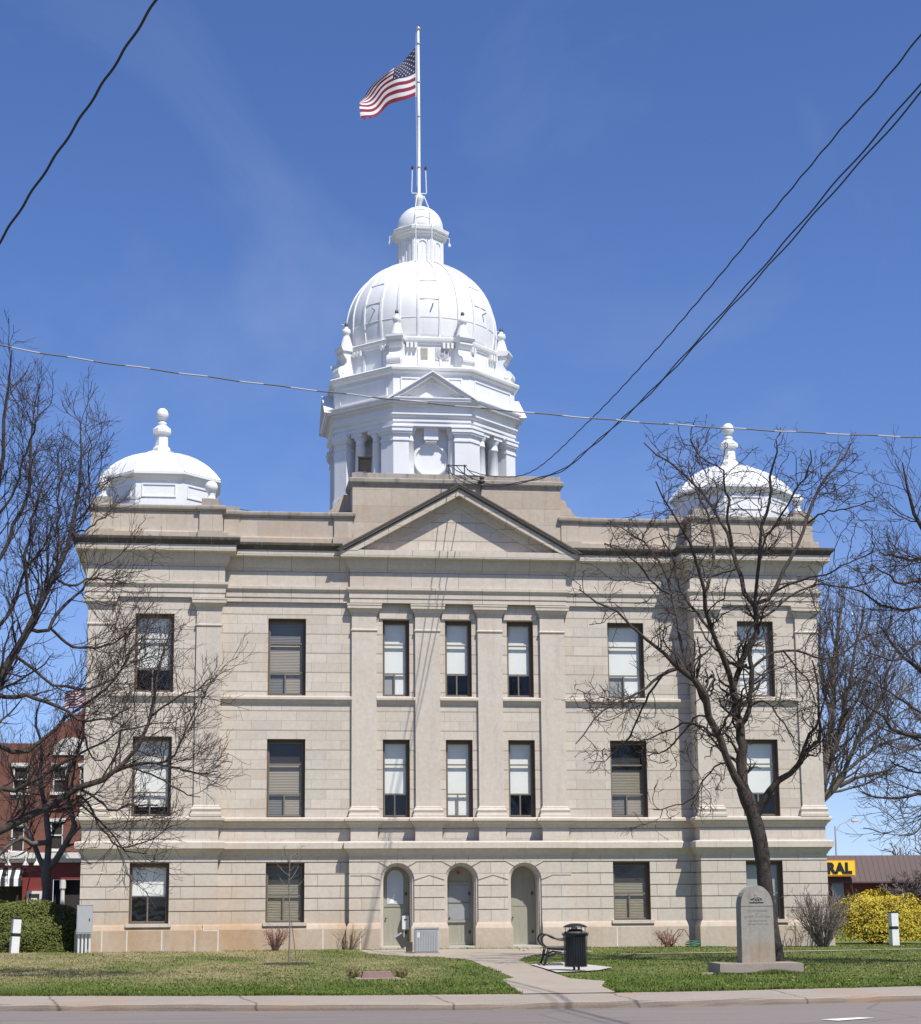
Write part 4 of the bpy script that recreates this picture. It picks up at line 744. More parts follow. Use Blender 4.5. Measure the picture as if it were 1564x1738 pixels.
# pedestal zone and the pilastered drum
b = MB(); octa(b, [(3.60, 13.25), (3.60, 16.2), (3.66, 16.25), (3.66, 16.4), (3.2, 16.45)]); tw('tower_base', b)
hw = 3.5*T8
for k in range(8):
    M = FM(k)
    b = MB(); u = .86
    def kite(e, z0, z1):
        a = 3.5+e; v = a*T8; uu = u-e
        w2 = Matrix.Rotation(rad(45), 4, 'Z')
        def other(p): return w2 @ Vector((p[0], p[1], 0))
        P = [(uu, -a), (v, -a)]+[tuple(other((-uu, -a))[:2])]+[tuple(other((-uu, -2.6))[:2]), (uu, -2.6)]
        b.prism(P, 'z', z0, z1, M)
    kite(0, 16.3, 19.3); kite(.06, 16.42, 16.75); kite(.03, 16.75, 16.85); kite(.035, 18.70, 18.78); kite(.04, 18.93, 18.98); kite(.085, 18.98, 19.05); kite(.12, 19.05, 19.20); kite(.15, 19.20, 19.26)
    tw('tower_pilaster', b)
    if k % 2 == 0:                                  # cardinal faces: niche panel with a round blind dial and a console
        b = MB()
        b.box(-1.2, 1.2, -2.98, -2.5, 16.4, 19.3, M)
        tw('niche_panel', b)
        Rm = M @ Matrix.Translation((0, -2.98, 18.08)) @ Matrix.Rotation(rad(90), 4, 'X')
        b = MB(); b.lathe([(.575, -.02), (.575, .10), (.64, .10), (.70, .05), (.70, -.02)], 0, 0, 40, M=Rm, close=False)
        dial = tw('clock_ring', b); b = MB(); b.lathe([(.001, .02), (.58, .02), (.58, .0), (.001, .0)], 0, 0, 40, M=Rm); b.build('dial', M_WHITE, dial)
        b = MB(); b.box(-.27, .27, -3.30, -2.9, 18.80, 19.3, M); b.box(-.22, .22, -3.24, -2.9, 18.70, 18.80, M)
        for i in range(4): b.box(-.20+i*.11, -.13+i*.11, -3.27, -3.2, 18.72, 18.79, M)
        tw('console', b)
    for sx in ((-.80, .80) if k % 2 == 0 else (-.42, .42)):
        c = M @ Vector((sx, -3.18, 0)); r = .17 if k % 2 == 0 else .215
        b = MB(); b.smooth = True
        b.lathe([(r*1.25, 16.4), (r*1.25, 16.6), (r*1.05, 16.72), (r, 16.8), (r*.98, 17.6), (r*.88, 18.72), (r*.95, 18.73), (r*.95, 18.79), (r*.86, 18.8), (r*.86, 18.98), (r*1.2, 19.08), (r*1.2, 19.12)], c.x, c.y, 20)
        b.smooth = False; b.box(sx-r*1.25, sx+r*1.25, -3.18-r*1.25, -3.18+r*1.25, 19.12, 19.28, M)
        tw('tower_column', b)
b = MB(); octa(b, [(2.6, 19.26), (3.50, 19.27), (3.50, 19.42), (3.54, 19.43), (3.54, 19.58), (3.60, 19.62), (3.64, 19.68), (3.64, 19.74), (3.52, 19.76), (3.52, 19.93), (3.58, 19.98), (3.66, 20.03), (3.66, 20.08), (3.80, 20.09), (3.81, 20.17), (3.85, 20.19), (3.88, 20.25), (3.88, 20.29), (3.55, 20.36)]); tw('tower_cornice', b)
# gables on the four cardinal faces
for k in (0, 2, 4, 6):
    M = FM(k); b = MB(); W2, ZB2, HH = 1.80, 20.17, 1.16
    def gr(d0, d1, y0, y1):
        s_ = HH/W2; c_ = 1/math.hypot(1, s_); v0, v1 = d0/c_, d1/c_
        for s in (-1, 1):
            P = [(s*(W2-v0/s_), ZB2), (0, ZB2+HH-v0), (0, ZB2+HH-v1), (s*max(0, W2-v1/s_), ZB2)]
            b.prism(P, 'y', y0, y1, M)
    gr(0, .055, -3.92, -3.4); gr(.055, .085, -3.88, -3.4); gr(.085, .17, -3.83, -3.4); gr(.17, .28, -3.62, -3.4)
    b.prism([(-W2+.5, ZB2), (W2-.5, ZB2), (0, ZB2+HH-.32)], 'y', -3.53, -3.4, M); b.box(-W2, W2, -3.84, -3.4, 20.155, 20.185, M)
    tw('tower_gable', b)
b = MB(); octa(b, [(3.55, 20.2), (3.50, 20.36), (3.50, 21.28), (3.53, 21.30), (3.60, 21.36), (3.60, 21.40), (3.68, 21.42), (3.70, 21.50), (3.66, 21.55), (2.9, 21.66)]); tw('upper_drum', b)
for k in range(8):                                  # sunk panels of the upper drum
    M = FM(k); b = MB()
    for x0, x1, z0, z1 in ((-1.12, 1.12, 21.10, 21.15), (-1.12, 1.12, 20.45, 20.50), (-1.17, -1.12, 20.45, 21.15), (1.12, 1.17, 20.45, 21.15)): b.box(x0, x1, -3.535, -3.49, z0, z1, M)
    tw('panel_frame', b)
# attic drum with scroll brackets, urns
b = MB(); octa(b, [(2.95, 21.55), (3.05, 21.62), (3.05, 21.74), (2.95, 21.78), (2.95, 22.62), (3.0, 22.66), (3.0, 22.70), (3.08, 22.76), (3.10, 22.86), (3.06, 22.90), (2.7, 22.96)]); tw('attic_drum', b)
bracket = None
for k in range(8):
    M = Matrix.Translation((TX, TY, 0)) @ Matrix.Rotation(rad(45*k+22.5), 4, 'Z')
    b = MB()
    P = [(-3.05, 21.62), (-3.62, 21.64)]+[(-3.56-.22*math.cos(rad(t)), 21.87+.22*math.sin(rad(t))) for t in range(-40, 100, 20)]+[(-3.50, 22.12), (-3.42, 22.25), (-3.42, 22.40), (-3.50, 22.48), (-3.56, 22.58), (-3.55, 22.70), (-3.05, 22.70)]
    b.prism(P, 'x', -.27, .27, M); b.prism([(-3.05, 21.6), (-3.72, 21.6), (-3.72, 21.68), (-3.05, 21.68)], 'x', -.30, .30, M)
    b.prism([(-2.9, 22.70), (-3.60, 22.70), (-3.66, 22.80), (-3.66, 22.88), (-2.9, 22.93)], 'x', -.34, .34, M)
    for sx in (-.275, .275):                        # volute eye
        b.lathe([(.001, -.02), (.09, -.02), (.09, .02), (.001, .02)], 0, 0, 12, M=M @ Matrix.Translation((sx, -3.56, 21.87)) @ Matrix.Rotation(rad(90), 4, 'Y'))
    tw('scroll_bracket', b)
    c = M @ Vector((0, -3.30, 0)); b = MB()
    b.smooth = True
    b.lathe([(.27, 22.9), (.25, 22.96), (.14, 23.35), (.11, 23.42), (.15, 23.46), (.18, 23.55), (.15, 23.66), (.07, 23.70), (.07, 23.76), (.001, 23.8)], c.x, c.y, 12)
    ur = tw('urn', b)
    b = MB(); b.lathe([(.04, 23.76), (.075, 23.82), (.055, 23.91), (.001, 23.94)], c.x, c.y, 10); b.build('lamp', M_LIGHTB, ur)
    # modillions and panels of the attic drum
    M = FM(k)
    for i in (-.86, -.70, -.54, .54, .70, .86): b = MB(); b.box(i-.05, i+.05, -3.12, -2.9, 22.46, 22.66, M); tw('modillion', b)
    for x in (-.42, .42, -1.0, 1.0): b = MB(); b.box(x-.045, x+.045, -2.99, -2.9, 21.8, 22.46, M); tw('mullion', b)
M = FM(0)
b = MB()
for i in range(7): b.box(-.31, -.09, -3.0, -2.94, 22.10+i*.055, 22.13+i*.055, M)
b.box(-.33, -.07, -2.985, -2.9, 22.07, 22.50, M); tw('louvre', b, basic('tan_louvre', (.50, .46, .38), (.42, .39, .33), 6, .7))
b = MB(); b.box(.22, .74, -2.975, -2.9, 22.02, 22.50, M); dsh = tw('vent_panel', b, basic('grey_vent_panel', (.50, .50, .50), (.42, .42, .43), 6, .6))
b = MB(); b.lathe([(.001, .06), (.05, .06), (.07, .03), (.20, .02), (.22, 0.0)], 0, 0, 20, M=M @ Matrix.Translation((.48, -2.975, 22.24)) @ Matrix.Rotation(rad(90), 4, 'X')); b.build('dish', M_GALV, dsh)
# main dome
def dome_r(z): 
    if z < 23.9: return 3.0-.035*(23.9-z)**2*3
    return 3.0*math.sqrt(max(0, 1-((z-23.9)/2.92)**2))
zs = [22.9+i*.2 for i in range(5)]+[23.9+2.92*math.sin(rad(t)) for t in range(3, 74, 4)]
b = MB(); b.smooth = True; b.lathe([(dome_r(z), z) for z in zs], TX, TY, 96); tw('dome', b)
def rib(ang, w, h):
    b = MB(); V = []; F = []; a = rad(ang-90)
    e = Vector((math.cos(a), math.sin(a), 0)); t = Vector((-e.y, e.x, 0))
    for z in zs:
        r = dome_r(z); sc = .35+.65*r/3.0
        for du, dr in ((-w, -.03), (-w*.8, h), (w*.8, h), (w, -.03)):
            n = Vector((e.x, e.y, 0)); p = Vector((TX, TY, z))+n*(r+dr)+t*du*sc; p.z += dr*max(0, (z-23.9)/2.9); V.append(tuple(p))
    m = 4
    for i in range(len(zs)-1):
        for q in range(3): F.append((i*m+q, i*m+q+1, (i+1)*m+q+1, (i+1)*m+q))
    b.add(V, F); b.smooth = False; tw('rib', b)
for k in range(8):
    for d in (-8, 8): rib(45*k+d, .06, .04)
    rib(45*k+22.5, .065, .045)
for k in range(8):                                  # seams and hatch plates between the paired ribs, with a stub pipe on each face
    M = FM(k); a = rad(45*k-90); e = Vector((math.cos(a), math.sin(a), 0)); t = Vector((-e.y, e.x, 0))
    for z in (24.45, 25.3):
        b = MB(); r = dome_r(z); r2 = dome_r(z+.05); hwid = .36*(.35+.65*r/3)
        P = [Vector((TX, TY, z))+e*(r+.004)+t*s*hwid for s in (-1, 1)]+[Vector((TX, TY, z+.05))+e*(r2+.004)+t*s*hwid for s in (1, -1)]
        Q = [p+e*.012+Vector((0, 0, .012)) for p in P]; b.add([tuple(p) for p in P+Q], [(0, 1, 2, 3), (7, 6, 5, 4), (0, 4, 5, 1), (1, 5, 6, 2), (2, 6, 7, 3), (3, 7, 4, 0)])
        tw('hatch_seam', b)
    p0 = Vector((TX, TY, 24.18))+e*(dome_r(24.18)-.02)+t*.12; b = MB(); b.tube([p0, p0+e*.20+Vector((0, 0, .05))], .032, 8); tw('stub_pipe', b, M_GALV)
for z in (23.72,):
    b = MB(); b.lathe([(dome_r(z)+.004, z-.012), (dome_r(z)+.018, z), (dome_r(z+.02)+.004, z+.014)], TX, TY, 96, close=False); tw('dome_seam', b)
# lantern
b = MB(); octa(b, [(1.0, 26.1), (1.0, 26.30), (1.06, 26.36), (1.06, 26.52), (1.10, 26.56), (1.10, 26.66), (.9, 26.72), (.88, 26.74), (.88, 27.80), (.93, 27.83), (.93, 27.88), (1.02, 27.95), (1.02, 28.0), (1.10, 28.02), (1.12, 28.14), (1.06, 28.18), (.90, 28.20), (.90, 28.30)])
lan = tw('lantern', b)
for k in range(8):
    M = FM(k); b = MB()
    A = [(-.15, 26.76), (.15, 26.76), (.15, 27.45)]+[(.15*math.cos(rad(t)), 27.45+.15*math.sin(rad(t))) for t in range(15, 180, 15)]+[(-.15, 27.45)]
    for x0, x1 in ((-.20, -.15), (.15, .20)): b.box(x0, x1, -.915, -.87, 26.74, 27.45, M)
    for t in range(0, 180, 15):
        P = [(r*math.cos(rad(q)), 27.45+r*math.sin(rad(q))) for r, q in ((.15, t), (.20, t), (.20, t+15), (.15, t+15))]; b.prism(P, 'y', -.915, -.87, M)
    b.box(-.012, .012, -.895, -.87, 26.74, 27.58, M); b.box(-.35, -.31, -.90, -.87, 26.74, 27.8, M); b.box(.31, .35, -.90, -.87, 26.74, 27.8, M)
    b.build('lantern_arch', M_WHITE, lan)
b = MB(); b.smooth = True; b.lathe([(.91, 28.18), (.93, 28.35)]+[(.93*math.cos(rad(t)), 28.38+.93*math.sin(rad(t))) for t in range(6, 90, 7)]+[(.08, 29.31)], TX, TY, 32); b.build('lantern_dome', M_WHITE, lan)
b = MB()                                            # ladder and rails up the front of the lantern
for s in (-.30, .34): b.tube([(TX+s, TY-1.16, 26.2), (TX+s, TY-1.14, 28.2), (TX+s*.95, TY-.93, 28.65), (TX+s*.8, TY-.55, 29.15), (TX+s*.45, TY-.14, 29.75)], .018, 6)
b.tube([(TX-.3, TY-.93, 28.62), (TX+.33, TY-.93, 28.62)], .014, 5); b.tube([(TX-.28, TY-.75, 28.95), (TX+.3, TY-.75, 28.95)], .014, 5)
for z in (26.62, 26.9): b.tube([(TX-.3, TY-1.15, z), (TX+.34, TY-1.15, z)], .012, 5)
b.build('ladder', M_WHITE, lan)
for k in (2, 6):                        # small floodlight arms under the cap
    a = rad(45*k-90+ (8 if k < 4 else -8)); b = MB()
    p = Vector((TX+1.05*math.cos(a), TY+1.05*math.sin(a), 28.1)); q = Vector((TX+1.22*math.cos(a), TY+1.22*math.sin(a), 28.12))
    b.tube([p, q, q+Vector((0, 0, -.26))], .018, 6); b.lathe([(.06, -.05), (.06, .05), (.03, .07)], 0, 0, 8, M=Matrix.Translation(q+Vector((0, 0, -.3)))); b.build('flood_lamp', M_WHITE, lan)

# ------------------------------------------------------------------ corner domes
cdp = [(r, 15.42+math.sqrt(2.32**2-r*r)-1.257) for r in (1.95, 1.8, 1.6, 1.4, 1.15, .9, .6, .35, .16)]
for s, cx, cy in ((-1, -9.70, 1.6), (1, 9.74, 1.6)):
    b = MB(); octa(b, [(1.80, 13.25), (1.80, 15.16), (1.84, 15.20), (1.90, 15.26), (1.93, 15.28), (1.97, 15.34), (1.97, 15.40), (1.90, 15.43)], cx=cx, cy=cy)
    cd = tw('corner_dome', b)
    b = MB(); octa(b, cdp, cx=cx, cy=cy); b.build('dome_roof', M_WHITE, cd)
    b = MB()
    for k in range(8):
        a = rad(22.5+45*k); b.tube([(cx+(r/C8)*math.cos(a), cy+(r/C8)*math.sin(a), z+.01) for r, z in cdp], .022, 5)
        M = FM(k, cx, cy)
        for x0, x1, z0, z1 in ((-.55, .55, 15.0, 15.04), (-.55, .55, 14.60, 14.64), (-.55, -.51, 14.64, 15.0), (.51, .55, 14.64, 15.0)): b.box(x0, x1, -1.83, -1.79, z0, z1, M)
    b.build('hip_and_panel_moulding', M_WHITE, cd)
    b = MB(); b.lathe([(.2, 16.42), (.31, 16.46), (.31, 16.62), (.25, 16.69), (.225, 16.72), (.21, 17.12), (.25, 17.15), (.32, 17.18), (.32, 17.30), (.24, 17.36), (.13, 17.46)], cx, cy, 8, rad(22.5))
    b.smooth = True; b.lathe([(.12, 17.42), (.15, 17.47), (.15, 17.53), (.09, 17.57), (.08, 17.60), (.15, 17.66), (.20, 17.76), (.205, 17.84), (.17, 17.95), (.10, 18.02), (.001, 18.04)], cx, cy, 20)
    b.build('finial', M_WHITE, cd)
def ball(x, y):
    b = MB(); b.smooth = True
    b.lathe([(.16, 14.46), (.16, 14.52), (.11, 14.58), (.09, 14.64), (.12, 14.70), (.11, 14.72)]+[(.21*math.cos(rad(t)), 14.90+.21*math.sin(rad(t))) for t in range(-60, 90, 12)]+[(.001, 15.11)], x, y, 20)
    tw('ball_finial', b)
ball(-11.45, -.42); ball(-8.03, -.42); ball(11.45, -.35)
b = MB(); b.box(-.16, .16, -.16, .16, 13.3, 14.45, Matrix.Translation((5.9, 3.2, 0))); b.lathe([(.14, 14.4), (.14, 14.62), (.26, 14.64), (.24, 14.72), (.05, 14.8)], 5.9, 3.2, 14); tw('roof_vent', b, M_GALV)

# ------------------------------------------------------------------ flagpole and flags
FX, FY = .07, 11.0
fp = empty('flagpole', (FX, FY, 29.25), 'tall white flagpole with gold ball standing on the lantern of the central dome', 'flagpole')
def lz(z): return z-29.25
b = MB(); b.smooth = True; b.lathe([(.06, lz(29.3)), (.10, lz(29.36)), (.12, lz(29.48)), (.15, lz(29.55)), (.19, lz(29.66)), (.19, lz(29.78)), (.10, lz(29.86)), (.065, lz(29.9)), (.065, lz(33)), (.045, lz(37.0))], 0, 0, 16); b.build('pole', basic('pale_pole_paint', (.68, .68, .64), (.6, .6, .56), 4, .4), fp)
b = MB(); b.smooth = True; b.lathe([(.001, lz(36.98))]+[(.09*math.cos(rad(t)), lz(37.09)+.09*math.sin(rad(t))) for t in range(-75, 90, 15)]+[(.001, lz(37.18))], 0, 0, 14); b.build('ball', basic('gilt_ball', (.70, .60, .36), (.6, .5, .3), 9, .3, metal=.6), fp)
for s in (-1, 1):
    b = MB(); b.tube([(0, 0, lz(29.92)), (s*.29, 0, lz(29.92)), (s*.30, 0, lz(29.97)), (s*.27, 0, lz(30.95))], .022, 6); ar = b.build('lamp_arm', M_WHITE, fp)
    b = MB(); b.lathe([(.035, lz(30.93)), (.05, lz(30.98)), (.045, lz(31.05)), (.001, lz(31.12))], s*.27, 0, 10); b.build('beacon', M_LAMPRED, ar)
for z in (33.2, 34.7, 36.4, 31.0):
    b = MB(); b.lathe([(.075, lz(z)), (.085, lz(z)+.03), (.075, lz(z)+.07)], 0, 0, 12); b.build('collar', M_GALV, fp)
def flag_mat(name):
    m, t, bs = node_mat(name); k = NT(t); uv = k.n('ShaderNodeUVMap'); sx = k.n('ShaderNodeSeparateXYZ'); k.l(uv.outputs[0], sx.inputs[0]); U, Vv = sx.outputs['X'], sx.outputs['Y']
    st = k.math('MODULO', k.math('FLOOR', k.math('MULTIPLY', Vv, 13)), 2)          # V counts from the top stripe
    col = k.mix(st, (.20, .007, .026), (.64, .62, .63))
    can = k.math('MULTIPLY', k.math('LESS_THAN', U, .4), k.math('LESS_THAN', Vv, 7/13))
    # fifty stars: two interleaved lattices of small five-lobed dots
    def lattice(ou, ov, nu, nv):
        a = k.math('MULTIPLY', U, 12/.4); b_ = k.math('MULTIPLY', Vv, 10*13/7)
        a = k.math('SUBTRACT', k.math('MODULO', k.math('ADD', a, ou), 2), 1); b_ = k.math('SUBTRACT', k.math('MODULO', k.math('ADD', b_, ov), 2), 1)
        a = k.math('MULTIPLY', a, .82); r = k.math('SQRT', k.math('ADD', k.math('MULTIPLY', a, a), k.math('MULTIPLY', b_, b_)))
        th = k.math('ARCTAN2', a, k.math('MULTIPLY', b_, -1)); lim = k.math('ADD', .20, k.math('MULTIPLY', .12, k.math('COSINE', k.math('MULTIPLY', th, 5))))
        return k.math('LESS_THAN', r, lim)
    s = k.math('MAXIMUM', lattice(0, 0, 6, 5), lattice(1, 1, 5, 4))
    inn = k.math('MULTIPLY', k.math('GREATER_THAN', U, .4/24), k.math('MULTIPLY', k.math('LESS_THAN', U, .4-.4/24), k.math('LESS_THAN', Vv, (7/13)*.952)))
    col = k.mix(can, col, k.mix(k.math('MULTIPLY', s, inn), (.010, .013, .055), (.60, .60, .63)))
    k.l(col, bs.inputs['Base Color']); bs.inputs['Roughness'].default_value = .75
    tl = k.n('ShaderNodeBsdfTranslucent'); k.l(col, tl.inputs['Color']); ms = k.n('ShaderNodeMixShader'); ms.inputs[0].default_value = .15
    out = t.nodes['Material Output']; k.l(bs.outputs[0], ms.inputs[1]); k.l(tl.outputs[0], ms.inputs[2]); k.l(ms.outputs[0], out.inputs['Surface'])
    return m
M_FLAG = flag_mat('flag_cloth')
def flag(name, fn, nu, nv, label, ragged=True):
    V = []; U = []; F = []
    for j in range(nv+1):
        for i in range(nu+1):
            u, v = i/nu, j/nv; V.append(fn(u, v)); U.append((u, v))
    R = random.Random(3)
    for j in range(nv):
        for i in range(nu):
            if ragged and i >= nu-1 and R.random() < .45: continue
            if ragged and j == nv-1 and i > nu*.72 and (i//3) % 2: continue
            F.append((j*(nu+1)+i, j*(nu+1)+i+1, (j+1)*(nu+1)+i+1, (j+1)*(nu+1)+i))
    me = bpy.data.meshes.new(name); me.from_pydata(V, [], F); uvl = me.uv_layers.new(name='UVMap')
    for lp in me.loops: uvl.data[lp.index].uv = U[lp.vertex_index]
    me.materials.append(M_FLAG); me.polygons.foreach_set('use_smooth', [True]*len(F)); me.update()
    o = bpy.data.objects.new(name, me); COL.objects.link(o); return tag(o, label, 'flag')
def big_flag(u, v):
    tx = -2.33*u-.10*math.sin(u*5)*v; top = 36.28-2.50*u**.92; bot = 34.14-1.50*u**1.15-.08*math.sin(u*9)
    # folds run from the upper hoist down to the fly
    ph = 8.5*u+3.2*v; w = v**(1+1.15*u); z = top+(bot-top)*w+.05*math.sin(ph*1.1+1)*u*(1-v*.3); y = .26*math.sin(ph)*min(1, u*3.5)*(1-.35*v)+.13*math.sin(13*u+5*v)*u
    x = tx-.07*math.sin(ph*1.3)*u
    return (FX-.11+x-.04*v*u, FY-.02+y-.35*u, z)
flag('flag', big_flag, 60, 26, 'stars and stripes flag with a tattered fly end, flying high on the dome pole')
b = MB(); b.tube([(FX-.10, FY-.02, 36.32), (FX-.115, FY-.02, 34.08)], .018, 6); b.tube([(FX-.09, FY-.02, 36.9), (FX-.10, FY-.02, 36.3)], .006, 4); b.tube([(FX-.11, FY-.02, 34.1), (FX-.085, FY-.05, 30.2)], .006, 4)
hl = b.build('halyard', M_WHITE, fp); hl.matrix_parent_inverse = fp.matrix_basis.inverted()

# ------------------------------------------------------------------ fixtures on the attic block
fl = empty('floodlight', (-3.02, .35, 15.62), 'dark square floodlight on top of the attic block, left of the dome', 'floodlight')
b = MB(); b.box(-.05, .05, -.05, .05, 0, .12); b.build('foot', M_LIGHTB, fl)
b = MB(); Mx = Matrix.Translation((0, 0, .36)) @ Matrix.Rotation(rad(14), 4, 'X'); b.box(-.21, .21, -.09, .12, -.25, .20, Mx); b.box(-.23, .23, -.12, .14, .20, .25, Mx); b.build('housing', M_LIGHTB, fl)
b = MB(); b.box(-.18, .18, -.105, -.092, -.21, .17, Mx); b.build('lens', basic('dark_lens', (.06, .05, .045), (.03, .03, .03), 5, .25), fl)
sm = empty('service_bracket', (.05, .10, 15.62), 'iron wire bracket with loops of cable on the attic block under the dome', 'bracket')
b = MB(); b.tube([(-.30, 0, 0), (-.30, 0, .36)], .022, 6); b.tube([(.22, 0, 0), (.22, 0, .36)], .02, 6); b.tube([(-.36, 0, .32), (.30, 0, .32)], .02, 6); b.build('frame', M_LIGHTB, sm)
for p, q in (((-.30, 0, .32), (.75, -.25, -.1)), ((.22, 0, .32), (.78, -.25, -.08)), ((-.34, -.05, .3), (-.05, -.3, -.22)), ((-.05, -.3, -.22), (.72, -.3, -.26)), ((-.05, 0, .3), (.55, -.2, -.06))):
    P = Vector(p); Q = Vector(q); b = MB(); b.tube([P.lerp(Q, t)+Vector((0, -.02, -.13*math.sin(math.pi*t))) for t in np.linspace(0, 1, 9)], .013, 5); b.build('loop_wire', M_CABLE, sm)
ins = empty('insulator', (.80, -.22, 15.30), 'dark strain insulator where the cables meet the attic block edge', 'insulator')
b = MB(); b.lathe([(.03, -.15), (.09, -.10), (.05, -.04), (.11, .03), (.06, .10), (.09, .16), (.03, .24)], 0, 0, 12); b.build('bell', M_LIGHTB, ins)
b = MB(); b.tube([(0, 0, -.1), (-.06, .05, -.28)], .018, 6); b.build('hook', M_LIGHTB, ins)
# ------------------------------------------------------------------ overhead cables
def catmull(pts, n):
    P = [np.array(p, float) for p in pts]; P = [2*P[0]-P[1]]+P+[2*P[-1]-P[-2]]; out = []
    for i in range(1, len(P)-2):
        for t in np.linspace(0, 1, n, endpoint=False):
            out.append(.5*((2*P[i])+(-P[i-1]+P[i+1])*t+(2*P[i-1]-5*P[i]+4*P[i+1]-P[i+2])*t*t+(-P[i-1]+3*P[i]-3*P[i+1]+P[i+2])*t**3))
    out.append(P[-2]); return out
def cable(name, pts, r, mat, label, twist=0.0, pitch=1.2, group=None, phase=0.0):
    P = catmull(pts, 40 if twist else 14); b = MB(); b.smooth = True
    if twist:
        Q = []; s = 0
        for i, p in enumerate(P):
            if i: s += float(np.linalg.norm(P[i]-P[i-1]))
            a = 2*math.pi*s/pitch+phase; Q.append(p+np.array([math.cos(a), .3*math.sin(a), math.sin(a)])*twist)
        P = Q
    b.tube(P, r, 6); return tag(b.build(name, mat), label, 'cable', group)
cable('service_cable', [(.30, -.22, 15.72), (.72, -3.4, 14.75), (1.04, -8.3, 13.75), (1.25, -15, 13.4), (1.41, -20.4, 13.32), (1.54, -24.7, 13.38), (1.65, -28.2, 13.49), (1.75, -31.6, 13.58), (1.84, -34.8, 13.64), (2.1, -45, 14.4)], .0145, M_CABLE, 'single black cable, uppermost of the three running from the attic block to the right', .006, .9)
PB = [(-.05, -.22, 15.68), (.62, -4.0, 14.35), (1.13, -10.9, 13.06), (1.25, -14.9, 12.74), (1.41, -20.3, 12.56), (1.54, -24.6, 12.62), (1.64, -28.1, 12.70), (1.74, -31.5, 12.83), (1.84, -34.7, 12.96), (2.1, -45, 13.5)]
def offs(P, f): return [(x, y, z+f(y)) for x, y, z in P]
cable('service_cable', PB, .0145, M_CABLE, 'middle of the three black cables leaving the attic block, twisting close above the lowest', .010, 2.2)
PC = offs(PB, lambda y: -.035-max(0, -y-20)*.007); PC[0] = (-.38, -.22, 15.66); PC[1] = (.42, -4.0, 14.28)
cable('service_cable', PC, .0145, M_CABLE, 'lowest of the three black cables leaving the attic block to the right', .010, 2.2, phase=2.6)
cable('twisted_cable', [(-12.6, -30, 9.3), (-10.897, -33.0, 10.756), (-9.736, -35.0, 11.649), (-8.669, -37.2, 12.273), (-6.9, -41, 13.3), (-4, -47, 14.6)], .0175, M_CABLE, 'twisted black cable crossing the sky at the upper left corner', .009, .75)
cable('lashed_cable', [(-16, -24.0, 12.9), (-11.95, -24.0, 12.07), (-8.65, -24.0, 11.64), (-5.29, -24.0, 11.3), (-1.86, -24.0, 11.04), (1.65, -24.0, 10.85), (6.02, -24.0, 10.75), (11, -24, 10.75)], .0145, M_GREYW, 'grey lashed cable stretched across the whole street in front of the dome', .008, 1.3)
cable('guy_wire', [(-7.9, 1.6, 14.75), (-5.5, 2.0, 14.52), (-3.3, 2.6, 14.42)], .010, M_CABLE, 'thin wire from the left corner dome to the tower base')
cable('guy_wire', [(4.2, 2.6, 14.55), (6.0, 2.2, 14.72), (7.8, 1.8, 14.98)], .010, M_CABLE, 'thin wire from the tower base to the right corner dome')

# ------------------------------------------------------------------ bare trees
def rs_poly(l, n):
    a = np.array(l, float).reshape(-1, 4); P = np.array([p for p in catmull([r for r in a], 8)]); d = np.r_[0, np.cumsum(np.linalg.norm(np.diff(P[:, :3], axis=0), axis=1))]
    t = np.linspace(0, d[-1], n); return np.stack([np.interp(t, d, P[:, k]) for k in range(4)], 1)
def tubes(P, R, sides):
    """P (m,n,3), R (m,n) -> verts, quad faces, all tubes at once"""
    m, n, _ = P.shape
    T = np.gradient(P, axis=1); T /= np.linalg.norm(T, axis=2, keepdims=True)+1e-9
    ref = np.where(np.abs(T[:, :1, 2:3]) > .8, np.array([1., 0, 0]), np.array([0, 0, 1.])); u = np.cross(T, np.broadcast_to(ref, T.shape)); u /= np.linalg.norm(u, axis=2, keepdims=True)+1e-9
    w = np.cross(T, u); a = np.arange(sides)*2*np.pi/sides
    V = P[:, :, None, :]+R[:, :, None, None]*(u[:, :, None, :]*np.cos(a)[None, None, :, None]+w[:, :, None, :]*np.sin(a)[None, None, :, None])
    idx = np.arange(m*n*sides).reshape(m, n, sides); j2 = np.roll(idx, -1, axis=2)
    F = np.stack([idx[:, :-1], j2[:, :-1], j2[:, 1:], idx[:, 1:]], -1).reshape(-1, 4)
    return V.reshape(-1, 3), F
